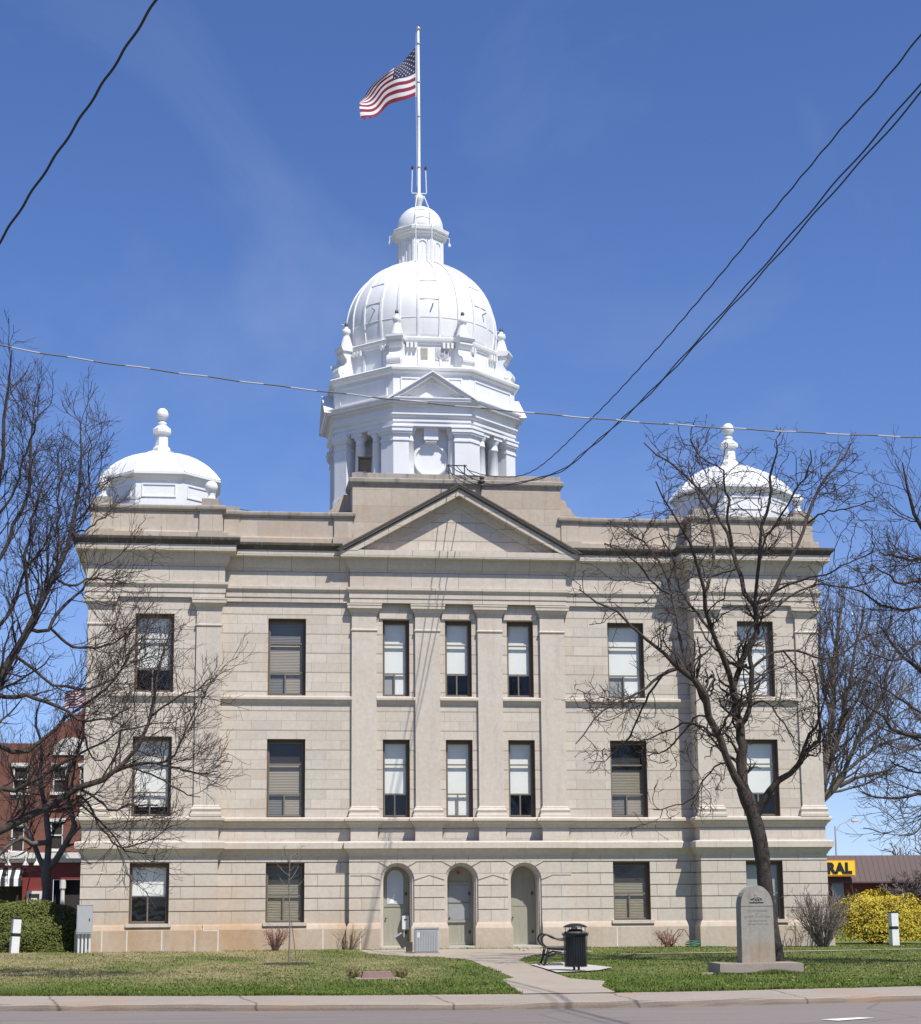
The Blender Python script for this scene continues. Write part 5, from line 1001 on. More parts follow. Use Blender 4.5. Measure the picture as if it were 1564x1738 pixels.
def sprout(P, R, rng, spacing, length, ang, r_ratio, rmin, n=6, zig=.35, upward=.15, t0=.15, taper=.55, flat=None, lift=0.0):
    """children along every parent polyline"""
    m, k, _ = P.shape; Ln = np.linalg.norm(np.diff(P, axis=1), axis=2).sum(1)
    cnt = np.maximum(1, np.round(Ln*(1-t0)/spacing*(.75+.5*rng.random(m)))).astype(int); par = np.repeat(np.arange(m), cnt); c = len(par)
    t = t0+(1-t0)*rng.random(c)**.9; f = t*(k-1); i = np.minimum(f.astype(int), k-2); fr = (f-i)[:, None]
    p = P[par, i]*(1-fr)+P[par, i+1]*fr; r0 = R[par, i]*(1-fr[:, 0])+R[par, i+1]*fr[:, 0]
    T = P[par, i+1]-P[par, i]; T /= np.linalg.norm(T, axis=1, keepdims=True)+1e-9
    q = rng.normal(size=(c, 3)); q -= T*(q*T).sum(1, keepdims=True); q /= np.linalg.norm(q, axis=1, keepdims=True)+1e-9
    th = np.radians(ang[0]+(ang[1]-ang[0])*rng.random(c))[:, None]; d = T*np.cos(th)+q*np.sin(th); d[:, 2] += lift
    L_ = length*(.45+.9*rng.random(c))*(1-taper*t)*np.minimum(1.3, .5+Ln[par]/ (2.0*length))
    rr = np.clip(r0*r_ratio, rmin, None); seg = L_/(n-1); out = np.zeros((c, n, 3)); out[:, 0] = p; cur = d/np.linalg.norm(d, axis=1, keepdims=True)
    for s in range(1, n):
        cur = cur+rng.normal(size=(c, 3))*zig; cur[:, 2] += upward; cur /= np.linalg.norm(cur, axis=1, keepdims=True)
        out[:, s] = out[:, s-1]+cur*seg[:, None]
    RR = np.maximum(rmin, rr[:, None]*np.linspace(1, .35, n)[None, :])
    return out, RR
def bare_tree(name, limbs, seed, label, levels, bark=None, twig=None, group=None, jitter=.02, nlimb=14, start=1, rough=.12):
    rng = np.random.default_rng(seed); G_ = np.stack([rs_poly(l, nlimb) for l in limbs])
    P, R = G_[:, :, :3].copy(), G_[:, :, 3].copy()
    P[start:, 3:] += rng.normal(size=P[start:, 3:].shape)*jitter*np.array([1, 2.0, 1])
    R = R*(1+rng.normal(size=R.shape)*rough*.4)
    base = tuple(float(v) for v in P[0, 0]); root = empty(name, (base[0], base[1], max(0, base[2])), label, 'tree', group); off = np.array(root.location)
    V, F = tubes(P-off, R, 9); raw_mesh('trunk', V, F, bark or M_BARK, root, True)
    Vs, Fs, o = [], [], 0; cp, cr = P[start:], R[start:]; keep = [(cp, cr)]
    allp, allr = cp, cr
    for lv in levels:
        sides = lv.pop('sides', 3); src = lv.pop('src', None)
        lv2 = dict(lv); np_, nr_ = sprout(allp, allr, rng, **lv2); lv['sides'] = sides
        V, F = tubes(np_-off, nr_, sides); Vs.append(V); Fs.append(F+o); o += len(V)
        allp, allr = np_, nr_
    raw_mesh('crown', np.concatenate(Vs), np.concatenate(Fs), twig or M_TWIG, root, True)
    return root
LV = lambda **k: dict(k)
def scaled(levels, f): return [{k: (v*f if k in ('spacing', 'length', 'rmin') else v) for k, v in l.items()} for l in levels]
bare_tree('bare_locust_tree', LOCUST, 11, 'bare twisting locust tree standing just behind the stone monument', [
    LV(spacing=.25, length=1.45, ang=(30, 78), r_ratio=.40, rmin=.010, n=9, zig=.30, upward=.05, t0=.16, sides=4),
    LV(spacing=.21, length=.70, ang=(32, 80), r_ratio=.6, rmin=.0068, n=6, zig=.36, upward=.04, t0=.1, sides=3),
    LV(spacing=.20, length=.32, ang=(35, 80), r_ratio=.7, rmin=.0045, n=4, zig=.4, upward=.03, t0=.15, sides=3)])
ELMLV = [LV(spacing=.27, length=1.75, ang=(25, 62), r_ratio=.34, rmin=.0095, n=9, zig=.15, upward=.09, t0=.1, sides=4),
    LV(spacing=.22, length=.95, ang=(25, 60), r_ratio=.6, rmin=.0068, n=6, zig=.16, upward=.08, t0=.08, sides=3),
    LV(spacing=.21, length=.48, ang=(25, 55), r_ratio=.7, rmin=.0046, n=5, zig=.15, upward=.08, t0=.12, sides=3)]
bare_tree('bare_elm_tree', ELM, 5, 'big bare elm at the left edge with a long limb across the corner windows', scaled(ELMLV, .76), jitter=.02)
bare_tree('small_elm_tree', SLENDER, 8, 'smaller bare tree rising behind the clipped hedge at the left', scaled(ELMLV, .80), bark=M_BARKG)
bare_tree('bare_ash_tree', EDGE, 21, 'bare tree reaching in from beyond the right edge of the lawn', scaled(ELMLV, .86), jitter=.025)
bare_tree('rear_elm_tree', REAR, 31, 'grey bare elm fanning out behind the right rear corner of the courthouse', [
    LV(spacing=.24, length=2.1, ang=(18, 52), r_ratio=.40, rmin=.012, n=8, zig=.12, upward=.08, t0=.1, sides=4),
    LV(spacing=.24, length=1.0, ang=(16, 45), r_ratio=.6, rmin=.009, n=6, zig=.13, upward=.08, t0=.1, sides=3),
    LV(spacing=.26, length=.5, ang=(18, 45), r_ratio=.7, rmin=.006, n=4, zig=.14, upward=.07, t0=.2, sides=3)], bark=M_BARKG, twig=M_TWIGG, jitter=.03)
def seeded_tree(name, x, y, z, h, spread, seed, label, group=None, mat=None, rmin=.03, nl=9):
    r = random.Random(seed); limbs = [[x, y, z, h*.035, x+.1, y, z+h*.14, h*.03, x+.05, y, z+h*.30, h*.026, x, y, z+h*.42, h*.02]]
    for i in range(nl):
        a = 2*math.pi*i/nl+r.random(); t = .16+.26*r.random(); e = spread*(.45+.6*r.random()); top = h*(.62+.38*r.random())*(1-.25*(e/spread-.45)); l = []
        for q, w in ((0, h*.018), (.33, h*.014), (.66, h*.009), (1, h*.003)):
            l += [x+math.cos(a)*e*q**.8, y+math.sin(a)*e*q**.8, z+h*t+(top-h*t)*q, w]
        limbs.append(l)
    return bare_tree(name, limbs, seed, label, [LV(spacing=h*.035, length=h*.19, ang=(22, 60), r_ratio=.4, rmin=rmin, n=6, zig=.2, upward=.1, t0=.12, sides=3),
        LV(spacing=h*.03, length=h*.09, ang=(25, 60), r_ratio=.6, rmin=rmin*.7, n=4, zig=.2, upward=.08, t0=.1, sides=3)], bark=mat or M_BARKG, twig=mat or M_TWIGG, group=group, jitter=h*.004, nlimb=8)
for i, (x, y, h, sp, lab) in enumerate([(43.2, 60.5, 4.6, 2.6, 'bare bushy tree standing in front of the store wall near its right end'), (39.2, 61.5, 3.9, 1.9, 'low bare tree in front of the store just right of its sign'), (53.5, 84, 9.5, 6.0, 'tall bare tree beyond the store at the far right edge'), (46.5, 78, 6.2, 4.2, 'rounded bare tree rising over the middle of the store roof'), (50.5, 72, 6.5, 4.5, 'bushy bare tree at the right end of the store'),
        (41.0, 96, 6.8, 1.3, 'slim forked bare tree behind the store, right of the street lamp'), (36.8, 140, 6.4, 5.0, 'faint low bare tree just right of the courthouse corner, far behind the store'), (60, 92, 11, 7, 'bare tree crown cut by the right edge beyond the store')]):
    seeded_tree('distant_tree', x, y, .2, h, sp, 50+i, lab, 'bare trees beyond the store', rmin=.028)

# ------------------------------------------------------------------ shrubs and hedge
def leaf_cloud(n, fn, rng, size, stretch=1.0):
    """n small leaf quads at fn(rng, n) -> positions, normals"""
    P, N = fn(rng, n); N = N+rng.normal(size=N.shape)*.55; N /= np.linalg.norm(N, axis=1, keepdims=True)
    a = np.cross(N, rng.normal(size=N.shape)); a /= np.linalg.norm(a, axis=1, keepdims=True)+1e-9; b_ = np.cross(N, a); s = size*(.6+.8*rng.random((n, 1)))
    V = np.stack([P-a*s*stretch, P-b_*s*.5, P+a*s*stretch, P+b_*s*.5], 1).reshape(-1, 3); return V, np.arange(n*4).reshape(-1, 4)
def leaf_mat(name, c1, c2, c3, scale=3):
    m, t, b = node_mat(name); k = NT(t); v = k.coord()
    col = k.mix(k.ramp(k.noise(v, scale, 4), .35, .65), c1, c2); col = k.mix(k.ramp(k.noise(v, scale*9, 3), .5, .75), col, c3)
    k.l(col, b.inputs['Base Color']); b.inputs['Roughness'].default_value = .7; b.inputs['Specular IOR Level'].default_value = .3
    return m
def blob_surface(cx, cy, cz, rx, ry, rz, e=2.6, seed=0, thick=.30, zmin=.05, lump=.07):
    ph = np.random.default_rng(seed).random((6, 4))*6.28
    def fn(rng, n):
        d = rng.normal(size=(int(n*2.2), 3)); d[:, 2] = np.abs(d[:, 2])*.9-.10*rng.random(len(d)); d /= np.linalg.norm(d, axis=1, keepdims=True)
        sc = (np.abs(d)**e).sum(1)**(-1/e); lum = 1+lump*sum(np.sin(d[:, 0]*(3+i)+ph[i, 0])*np.sin(d[:, 1]*(4+i)+ph[i, 1])*np.sin(d[:, 2]*(5+i)+ph[i, 2]) for i in range(6))
        dep = 1-thick*rng.random(len(d))**2.2; P = d*(sc*lum*dep)[:, None]*np.array([rx, ry, rz])+np.array([cx, cy, cz]); ok = P[:, 2] > zmin; P, d = P[ok][:n], d[ok][:n]
        return P, d/np.array([rx, ry, rz])/np.linalg.norm(d/np.array([rx, ry, rz]), axis=1, keepdims=True)
    return fn
rng = np.random.default_rng(2)
hd = empty('clipped_hedge', (-13.85, 1.6, .28), 'rounded dark green clipped yew hedge at the left corner of the courthouse', 'hedge')
fn = blob_surface(0, 0, 0, 2.05, 1.5, 1.52, 3.0, 3, .22, .02, .05)
V, F = leaf_cloud(42000, fn, rng, .035); raw_mesh('foliage', V[:len(V)], F, leaf_mat('yew_leaves', (.078, .098, .02), (.118, .132, .028), (.175, .175, .04), 4), hd)
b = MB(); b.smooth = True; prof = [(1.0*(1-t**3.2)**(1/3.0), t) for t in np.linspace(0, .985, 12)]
b.lathe([(r, z) for r, z in prof], 0, 0, 28, M=Matrix.Diagonal((1.68, 1.22, 1.22, 1))); b.build('dark_core', basic('hedge_shade', (.014, .018, .006), None, 5, 1), hd)  # solid dark core: the shade inside the hedge put into its colour
for i in range(9):
    b = MB(); a = i*.7; b.tube([(1.2*math.cos(a), .8*math.sin(a), .0), (1.3*math.cos(a), .9*math.sin(a), .5)], .03, 5); b.build('stem', M_BARK, hd)

def twig_shrub(name, x, y, z, n, h, spread, seed, label, mat, rmin=.009, lv=2, cat='shrub', droop=.0, curve=1.0, mz=1.0):
    rng = np.random.default_rng(seed); limbs = []
    for i in range(n):
        a = rng.random()*6.28; e = spread*(.25+.75*rng.random()); hh = h*(.6+.4*rng.random()); l = []
        for q in (0, .3, .65, 1): l += [math.cos(a)*(.12*spread+e*q**curve), math.sin(a)*(.12*spread+e*q**curve)*.75, hh*(q-droop*q*q), rmin*(2.6-1.6*q)]
        limbs.append(l)
    G_ = np.stack([rs_poly(l, 8) for l in limbs]); P, R = G_[:, :, :3], G_[:, :, 3]; P[:, 1:] += rng.normal(size=P[:, 1:].shape)*.02
    root = empty(name, (x, y, z), label, cat); V, F = tubes(P, R, 4); raw_mesh('stem', V, F, mat, root, True); Vs, Fs, o = [], [], 0
    for i in range(lv):
        P, R = sprout(P, R, rng, spacing=.13*h, length=h*(.30 if i == 0 else .15), ang=(20, 60), r_ratio=.6, rmin=rmin*(.75 if i == 0 else .6), n=5, zig=.25, upward=.08, t0=.2); V, F = tubes(P, R, 3); Vs.append(V); Fs.append(F+o); o += len(V)
    raw_mesh('crown', np.concatenate(Vs), np.concatenate(Fs), mat, root, True)
    return root
M_GREYT = basic('grey_lilac_twig', (.20, .165, .145), (.15, .12, .11), 6, .95)
M_REDT = basic('reddish_twig', (.24, .105, .085), (.20, .12, .09), 6, .9)
M_FT = basic('forsythia_stem', (.17, .125, .07), (.12, .09, .055), 6, .9)
twig_shrub('bare_shrub', 11.15, -1.9, .28, 60, 1.72, 1.0, 3, 'grey bare shrub against the right corner of the courthouse', M_GREYT, .0085, 3)
fo = twig_shrub('forsythia_bush', 14.0, 1.3, .28, 60, 1.75, 1.35, 4, 'forsythia bush covered in yellow blossom at the right corner', M_FT, .009, 2, 'bush', .12, .8)
def fors(rng, n):
    f = blob_surface(.10, 0, .05, 1.85, 1.35, 1.62, 2.5, 9, .50, .10, .09); P, N = f(rng, n*2); keep = rng.random(len(P)) < np.clip(.25+.55*(P[:, 2]-.2)/1.1+.2*(P[:, 0]+.3), .06, 1)
    cl = np.sin(P[:, 0]*7+1)*np.sin(P[:, 1]*6)*np.sin(P[:, 2]*7+2) > -.30; keep &= cl | (rng.random(len(P)) < .3); return P[keep][:n], N[keep][:n]
P, N = fors(np.random.default_rng(77), 19000); n_ = len(P)
V, F = leaf_cloud(n_, lambda r, n: (P, N), np.random.default_rng(5), .034); raw_mesh('blossom', V, F, leaf_mat('forsythia_yellow', (.50, .39, .03), (.40, .32, .035), (.62, .50, .06), 3), fo)
twig_shrub('reddish_shrub', -5.85, -.75, .29, 26, .72, .42, 6, 'low reddish shrub against the plinth under the second ground floor window', M_REDT, .006, 2)
twig_shrub('dry_shrub', 6.55, -.6, .29, 22, .55, .45, 7, 'low dry shrub by the plinth near the right pavilion, beside the hose', M_REDT, .006, 2)
twig_shrub('dry_stalk_tuft', -3.55, -.55, .29, 14, .75, .5, 9, 'thin weed stalks in the corner left of the arcade', basic('dry_stalk', (.25, .18, .10), None, 5, .9), .005, 1)
for x, y, lab in ((-4.95, -20.1, 'dry grass tuft at the left end of the small red marker'), (-4.0, -20.2, 'dry grass tuft at the right end of the small red marker')):
    twig_shrub('grass_tuft', x, y, .21, 60, .24, .17, int(x*-10), lab, basic('straw', (.34, .27, .13), (.22, .24, .08), 9, .9), .004, 1, 'grass tuft')
# hose
b = MB(); P = []
for i in range(90):
    a = i*.35; P.append((7.25+.22*math.cos(a)*(1+.1*math.sin(i*.21))+.02*i*.03, -.75+.16*math.sin(a), .33+.05*math.sin(a*.5)+.0013*i))
P += [(7.5, -.6, .36), (7.8, -.9, .31), (8.3, -1.0, .31)]; b.smooth = True; b.tube(P, .014, 5); tag(b.build('garden_hose', basic('green_hose', (.05, .16, .10), (.10, .25, .18), 5, .5)), 'coiled green garden hose at the foot of the wall by the right pavilion', 'hose')
b = MB(); b.smooth = True; b.tube([(6.6, -.72, .3), (6.68, -.72, .65), (6.85, -.72, .85), (7.05, -.72, .82), (7.2, -.72, .55), (7.3, -.72, .3)], .012, 5); tag(b.build('bent_cane', M_BARK), 'bent dark cane arching over the dry shrub', 'cane')

# sapling with mulch ring and stake
sp = empty('sapling', (-5.92, -12.0, .25), 'thin staked sapling in a dark mulch ring on the left lawn', 'tree')
lm = [[0, 0, 0, .022, .02, 0, 1.0, .018, -.01, .02, 1.9, .015, .02, 0, 2.75, .010]]
rr = random.Random(5)
for i in range(9):
    a = i*2.4; z = 1.7+i*.11; e = .28+.12*rr.random(); lm.append([0, 0, z, .009, e*.5*math.cos(a), e*.4*math.sin(a), z+.14, .007, e*math.cos(a), e*.8*math.sin(a), z+.36, .004])
G_ = np.stack([rs_poly(l, 8) for l in lm]); V, F = tubes(G_[:, :, :3], G_[:, :, 3], 6); raw_mesh('stem', V, F, basic('sapling_bark', (.20, .17, .14), (.15, .12, .10), 7, .9), sp, True)
P_, R_ = sprout(G_[1:, :, :3], G_[1:, :, 3], np.random.default_rng(3), spacing=.12, length=.16, ang=(25, 60), r_ratio=.7, rmin=.004, n=4); V, F = tubes(P_, R_, 3); raw_mesh('crown', V, F, M_TWIGG, sp, True)
b = MB(); b.lathe([(.001, .03), (.45, .035), (.62, .03), (.70, -.01)], 0, 0, 28, M=Matrix.Diagonal((1, 1, 1, 1)), close=False); b.build('mulch_ring', basic('black_mulch', (.035, .028, .02), (.06, .045, .03), 12, 1, .04, 30), sp)
b = MB(); b.tube([(.20, .1, 0), (.06, .02, 1.05)], .009, 5); b.build('stake', M_BARKG, sp)

# ------------------------------------------------------------------ things on the lawn
mo = empty('stone_monument', (3.55, -19.7, .21), 'weathered round topped inscribed stone monument on a wide low base', 'monument')
b = MB(); base = [(-.93, -.52), (.86, -.50), (.89, .45), (-.90, .48)]; b.prism(base, 'z', -.05, .20); b.prism([(x*.985, y*.97) for x, y in base], 'z', .20, .225); b.build('base', M_GRANB, mo)
b = MB(); hwid, hs = .385, 1.48
og = [(.345, 1.40), (.335, 1.50), (.31, 1.59), (.265, 1.67), (.205, 1.735), (.14, 1.785), (.075, 1.81), (0, 1.82)]
A = [(-.36, .22)]+[(-x, z) for x, z in og]+[(x, z) for x, z in og[::-1][1:]]+[(.36, .22)]
def taper(p): return (p[0], p[1])
A = [taper(p) for p in A]; b.prism(A[::-1], 'y', -.20, .16)
b.box(-.345, .345, -.208, -.19, 1.395, 1.402)
B = [(p[0]*1.0, p[1]) for p in A]
sh = b.build('shaft', M_GRANITE, mo)
ms_ = [('TO THE PIONEERS', .054, 1.295), ('OF', .045, 1.235), ('KEARNEY COUNTY NEBR', .047, 1.175), ('WHO BROKE THE SOD', .040, 1.085), ('AND BUILT THIS PLACE', .040, 1.02)]
for tx, sz, z in ms_:
    me = text_mesh(tx, sz, .002, .0005, 1.05); me.materials.append(M_INSC); o = bpy.data.objects.new('inscription', me); COL.objects.link(o); o.parent = sh; o.rotation_euler = (rad(90), 0, 0); o.location = (.0, -.2015, z)
b = MB(); rr = random.Random(2)
Rx = Matrix.Translation((0, -.2, 1.56)) @ Matrix.Rotation(rad(90), 4, 'X')
b.lathe([(.001, .022), (.035, .02), (.05, .0)], 0, .05, 10, M=Rx)
for a in (200, 235, 270, 305, 340): b.tube([Rx @ Vector((0, .03, .012)), Rx @ Vector((.13*math.cos(rad(a)), .02+.11*math.sin(rad(a)), .012))], [.02, .011], 6)
b.tube([Rx @ Vector((-.15, -.08, .01)), Rx @ Vector((.15, -.08, .01))], .010, 6)
b.build('carved_emblem', M_INSC, sh)
bt = MB(); bt.prism([(-1.28, -.35), (-1.0, -.42), (-.98, -.1), (-1.22, -.12)], 'z', -.02, .03); tag(bt.build('stone_chip', M_CONC), 'flat stone fragment in the grass left of the monument base', 'stone').location = (3.55, -19.7, .215)

tr = empty('litter_bin', (.01, -18.15, .23), 'black round slatted litter bin with a domed rain hood beside the path', 'litter bin')
b = MB(); b.lathe([(.21, .11), (.235, .12), (.235, .15)], 0, 0, 28); b.lathe([(.255, .76), (.275, .77), (.275, .80), (.25, .81)], 0, 0, 28, close=False); b.lathe([(.22, .12), (.225, .76)], 0, 0, 28, close=False); b.build('drum', M_BLACKM, tr)
for i in range(30):
    a = 2*math.pi*i/30; c_, s_ = math.cos(a), math.sin(a); b = MB(); t = Vector((-s_, c_, 0)); e = Vector((c_, s_, 0))
    P = [(.245, .10), (.258, .3), (.258, .6), (.265, .74), (.30, .80), (.295, .83)]
    b.add([tuple(e*r+t*s*.018+Vector((0, 0, z))) for r, z in P for s in (-1, 1)], [(2*i_, 2*i_+1, 2*i_+3, 2*i_+2) for i_ in range(5)]+[(2*i_+2, 2*i_+3, 2*i_+1, 2*i_) for i_ in range(0)]); b.build('slat', M_BLACKM, tr)
b = MB(); b.smooth = True; b.lathe([(.001, 1.025), (.10, 1.02), (.20, .99), (.262, .955), (.265, .94), (.20, .955), (.001, .985)], 0, 0, 32); b.build('rain_hood', M_BLACKM, tr)
for a in (20, 110, 200, 290):
    b = MB(); b.tube([(.25*math.cos(rad(a)), .25*math.sin(rad(a)), .80), (.25*math.cos(rad(a)), .25*math.sin(rad(a)), .95)], .007, 5); b.build('hood_rod', M_BLACKM, tr)
b = MB(); b.smooth = True; b.lathe([(.21, .74), (.225, .80), (.245, .84), (.23, .85), (.20, .84), (.13, .90), (.05, .86), (.001, .87)], 0, 0, 18); b.build('liner_bag', basic('grey_bag', (.16, .155, .15), (.10, .10, .10), 14, .35), tr)
for x in (-.05, .05): b = MB(); b.tube([(x, -.05, -.02), (x, -.05, .12)], .026, 8); b.build('foot', M_BLACKM, tr)

be = empty('park_bench', (.31, -14.75, .245), 'black iron park bench with curled arms, half hidden behind the litter bin', 'bench', rz=rad(-7))
def bpts(P): return [Vector((x, y, z)) for x, y, z in P]
for i, yy in enumerate((-.70, .70)):
    b = MB(); b.smooth = True
    b.tube(bpts([(-.42, yy, 0), (-.36, yy, .16), (-.33, yy, .30), (-.30, yy, .40)]), [.028, .03, .034, .03], 8); b.tube(bpts([(.34, yy, 0), (.24, yy, .20), (.20, yy, .40), (.30, yy, .62), (.36, yy, .86)]), [.028, .03, .032, .028, .022], 8)
    b.tube(bpts([(-.33, yy, .22), (-.12, yy, .31), (.08, yy, .28), (.24, yy, .18)]), .022, 8); b.tube(bpts([(-.34, yy, .41), (0, yy, .385), (.20, yy, .40)]), .024, 8)
    b.build('leg_frame', M_BLACKM, be)
    b = MB(); b.smooth = True; b.tube(bpts(catmull([(-.33, yy, .42), (-.43, yy, .52), (-.46, yy, .63), (-.38, yy, .72), (-.26, yy, .70), (-.10, yy, .62), (.10, yy, .60), (.28, yy, .64)], 6)), .021, 8); b.build('armrest', M_BLACKM, be)
for i in range(7):
    b = MB(); x = -.36+i*.088; b.box(x, x+.066, -.74, .74, .425-.012*math.sin(i/6*math.pi), .445-.012*math.sin(i/6*math.pi)); b.build('seat_slat', basic('seat_slat_paint', (.10, .098, .095), None, 6, .35) if i == 0 else bpy.data.materials['seat_slat_paint'], be)
for i in range(5):
    b = MB(); z = .50+i*.082; x = .245+i*.026; b.box(x, x+.018, -.74, .74, z, z+.062); b.build('back_slat', M_BLACKM, be)

mk = empty('grave_marker', (-4.53, -20.35, .215), 'small low red granite marker block on a pale slab in the left lawn', 'marker')
b = MB(); b.prism([(-.30, 0), (.36, 0), (.30, .145), (-.26, .145)], 'y', -.14, .14); b.build('block', M_REDM, mk)
b = MB(); b.box(-.42, .47, -.30, .24, -.03, .022); b.build('slab', M_CONC, mk)
b = MB(); b.prism([(-.42, 0), (-.05, 0), (-.12, .13), (-.36, .13)], 'y', -.1, .2); 
def bollard(x, y, label):
    r = empty('bollard_light', (x, y, .29), label, 'bollard', 'white bollard lights on the lawn')
    b = MB(); b.box(-.12, .12, -.12, .12, -.02, .50); b.build('post', basic('white_bollard_paint', (.70, .70, .67), (.60, .60, .57), 4, .6) if 'white_bollard_paint' not in bpy.data.materials else bpy.data.materials['white_bollard_paint'], r)
    b = MB(); b.box(-.105, .105, -.105, .105, .50, .60); b.build('lamp_slot', M_BLACKM, r)
    b = MB(); b.box(-.12, .12, -.12, .12, .60, 1.02); b.build('head', bpy.data.materials['white_bollard_paint'], r)
    b = MB(); b.box(-.128, .128, -.128, .128, 1.02, 1.055); b.build('cap', M_BLACKM, r)
    r.rotation_euler = (0, 0, rad(8)); return r
bl = bollard(-13.72, -.6, 'white bollard light in front of the clipped hedge, leaning slightly'); bl.rotation_euler = (0, rad(3), rad(20))
bollard(13.83, -.9, 'white bollard light in front of the forsythia bush')
ut = empty('utility_cabinet', (-11.60, -1.15, .30), 'grey utility cabinet on white conduits at the left corner of the courthouse', 'cabinet')
b = MB(); b.box(-.23, .23, -.11, .11, .56, 1.40); b.box(-.24, .24, -.12, .12, 1.40, 1.415); b.build('cabinet_body', M_GALV, ut)
b = MB(); b.box(-.205, .205, -.122, -.11, .60, 1.37); dd = b.build('cabinet_door', M_GALV, ut)
b = MB(); b.box(.14, .165, -.14, -.12, .95, 1.02); b.build('handle', M_BLACKM, dd)
for x in (-.17, -.06, .05, .16): b = MB(); b.tube([(x, 0, -.05), (x, 0, .57)], .036, 10); b.build('conduit', M_CONDUIT, ut)
ac = empty('air_conditioner', (-1.63, -4.6, .285), 'grey louvred air conditioner unit standing before the arcade pier', 'air conditioner', rz=rad(-6))
b = MB(); b.box(-.34, .34, -.34, .34, .03, .70); b.build('casing', M_GALV, ac)
for sx in range(14):
    x = -.31+sx*.0477; b = MB(); b.box(x-.017, x+.017, -.362, -.338, .06, .66); b.build('louvre', M_GALV, ac)
for sx in range(10):
    x = -.30+sx*.066; b = MB(); b.box(-.362, -.338, x-.022, x+.022, .06, .66); b.build('louvre', M_GALV, ac)
b = MB(); b.box(-.36, .36, -.36, .36, .70, .74); b.build('lid', M_GALV, ac); b = MB(); b.box(-.37, .37, -.37, .37, -.02, .03); b.build('pad', M_CONC, ac)
b = MB(); b.box(-.28, -.20, -.367, -.36, .45, .60); b.build('badge', M_CONDUIT, ac)
ds = empty('downspout_boot', (-2.02, -3.4, .28), 'dark sheet metal boot leaning by the meter pipe at the left arch', 'duct')
b = MB(); Mx = Matrix.Rotation(rad(-32), 4, 'Y'); b.box(-.11, .11, -.11, .11, .20, .60, Mx); b.build('duct_box', M_LIGHTB, ds)
b = MB(); b.box(-.08, .10, -.10, .10, -.02, .30); b.build('duct_foot', M_LIGHTB, ds); b = MB(); b.box(-.12, .12, -.12, .12, .58, .61, Mx); b.build('duct_rim', M_GALV, ds)

# ------------------------------------------------------------------ street on the left: brick storefronts
LB = empty('brick_storefront', (-16.5, 30, .1), 'red brick two storey building with a gable and striped awning, seen at the left edge', 'building'); LO = Vector((-16.5, 30, .1))
def lb(name, b, mat, parent=None):
    b.v = [(x-LO.x, y-LO.y, z-LO.z) for x, y, z in b.v]; return b.build(name, mat, parent or LB)
b = MB()
WINS = [(-15.35, -14.72, 7.0, 8.2), (-14.1, -13.5, 7.0, 8.2), (-17.2, -16.5, 7.0, 8.2), (-17.2, -16.6, 4.25, 5.4), (-15.4, -14.8, 4.35, 5.6), (-13.9, -13.3, 4.35, 5.6), (-19, -18.3, 7, 8.2), (-19, -18.3, 4.35, 5.6)]
b.sheet(-28, -4, 4.05, 9.3, 30, WINS, .2); b.quad((-28, 30, .05), (-28, 48, .05), (-28, 48, 9.3), (-28, 30, 9.3)); b.quad((-4, 30, .05), (-4, 48, .05), (-4, 48, 9.3), (-4, 30, 9.3))
b.prism([(-16.3, 9.3), (-10.9, 9.3), (-13.6, 11.25)], 'y', 30, 30.4); b.quad((-28, 30.2, 9.25), (-4, 30.2, 9.25), (-4, 48, 9.25), (-28, 48, 9.25)); lb('wall', b, M_BRICK)
M_LBW = basic('white_trim_paint', (.66, .65, .62), (.58, .57, .54), 4, .7)
for x0, x1, z0, z1 in WINS:
    b = MB(); b.box(x0, x1, 30.1, 30.16, z0, z1); w_ = lb('window', b, M_DIM); b = MB()
    for a_ in ((x0, x0+.06, z0, z1), (x1-.06, x1, z0, z1), (x0, x1, z1-.06, z1), (x0, x1, (z0+z1)/2-.03, (z0+z1)/2+.03)): b.box(a_[0], a_[1], 30.04, 30.1, a_[2], a_[3])
    lb('frame', b, M_LBW, w_); b = MB(); b.box(x0-.1, x1+.1, 29.9, 30.02, z0-.14, z0-.005); lb('sill', b, M_LBW, w_); b = MB(); b.box(x0-.1, x1+.1, 29.95, 30.02, z1+.005, z1+.17); lb('lintel', b, M_LBW, w_)
b = MB(); A = [(-15.3, 8.75)]+[(-14.55+.85*math.cos(rad(t)), 8.75+.85*math.sin(rad(t))) for t in range(180, -1, -15)]+[(-13.7, 8.75)]; b.prism(A[1:-1], 'y', 29.93, 30.03); lb('fan_light', b, M_LBW)
b = MB(); b.box(-28, -4, 29.5, 30.1, 3.88, 4.15); b.box(-28, -4, 29.7, 30.1, 3.70, 3.88); lb('shop_cornice', b, M_LBW)
b = MB(); b.box(-28, -4, 30.0, 30.1, 2.9, 3.7); b.box(-16.6, -15.2, 30.0, 30.1, .05, 2.9); b.box(-13.5, -12.9, 30, 30.1, .05, 2.9); lb('shop_front', b, basic('oxblood_paint', (.20, .032, .026), (.17, .026, .022), 2, .6))
b = MB(); b.box(-28, -16.6, 30.4, 30.45, .05, 2.9); b.box(-15.2, -13.5, 30.4, 30.45, .05, 2.9); lb('shop_window', b, M_DIM)
for x in (-14.75, -13.55): b = MB(); b.lathe([(.16, .05), (.16, .3), (.11, .35), (.10, 2.4), (.15, 2.5), (.15, 2.9)], x, 30.1, 12); lb('shop_column', b, M_LBW)
for x in (-17.2, -16.4, -15.9):
    b = MB(); b.tube([(x, 29.9, 4.0), (x, 29.3, 4.25), (x, 29.1, 4.05), (x, 29.1, 3.75)], .03, 6); gl_ = lb('gooseneck_lamp', b, M_LBW); b = MB(); b.lathe([(.04, 3.75), (.14, 3.58), (.14, 3.55)], x, 29.1, 10); lb('shade', b, M_LBW, gl_)
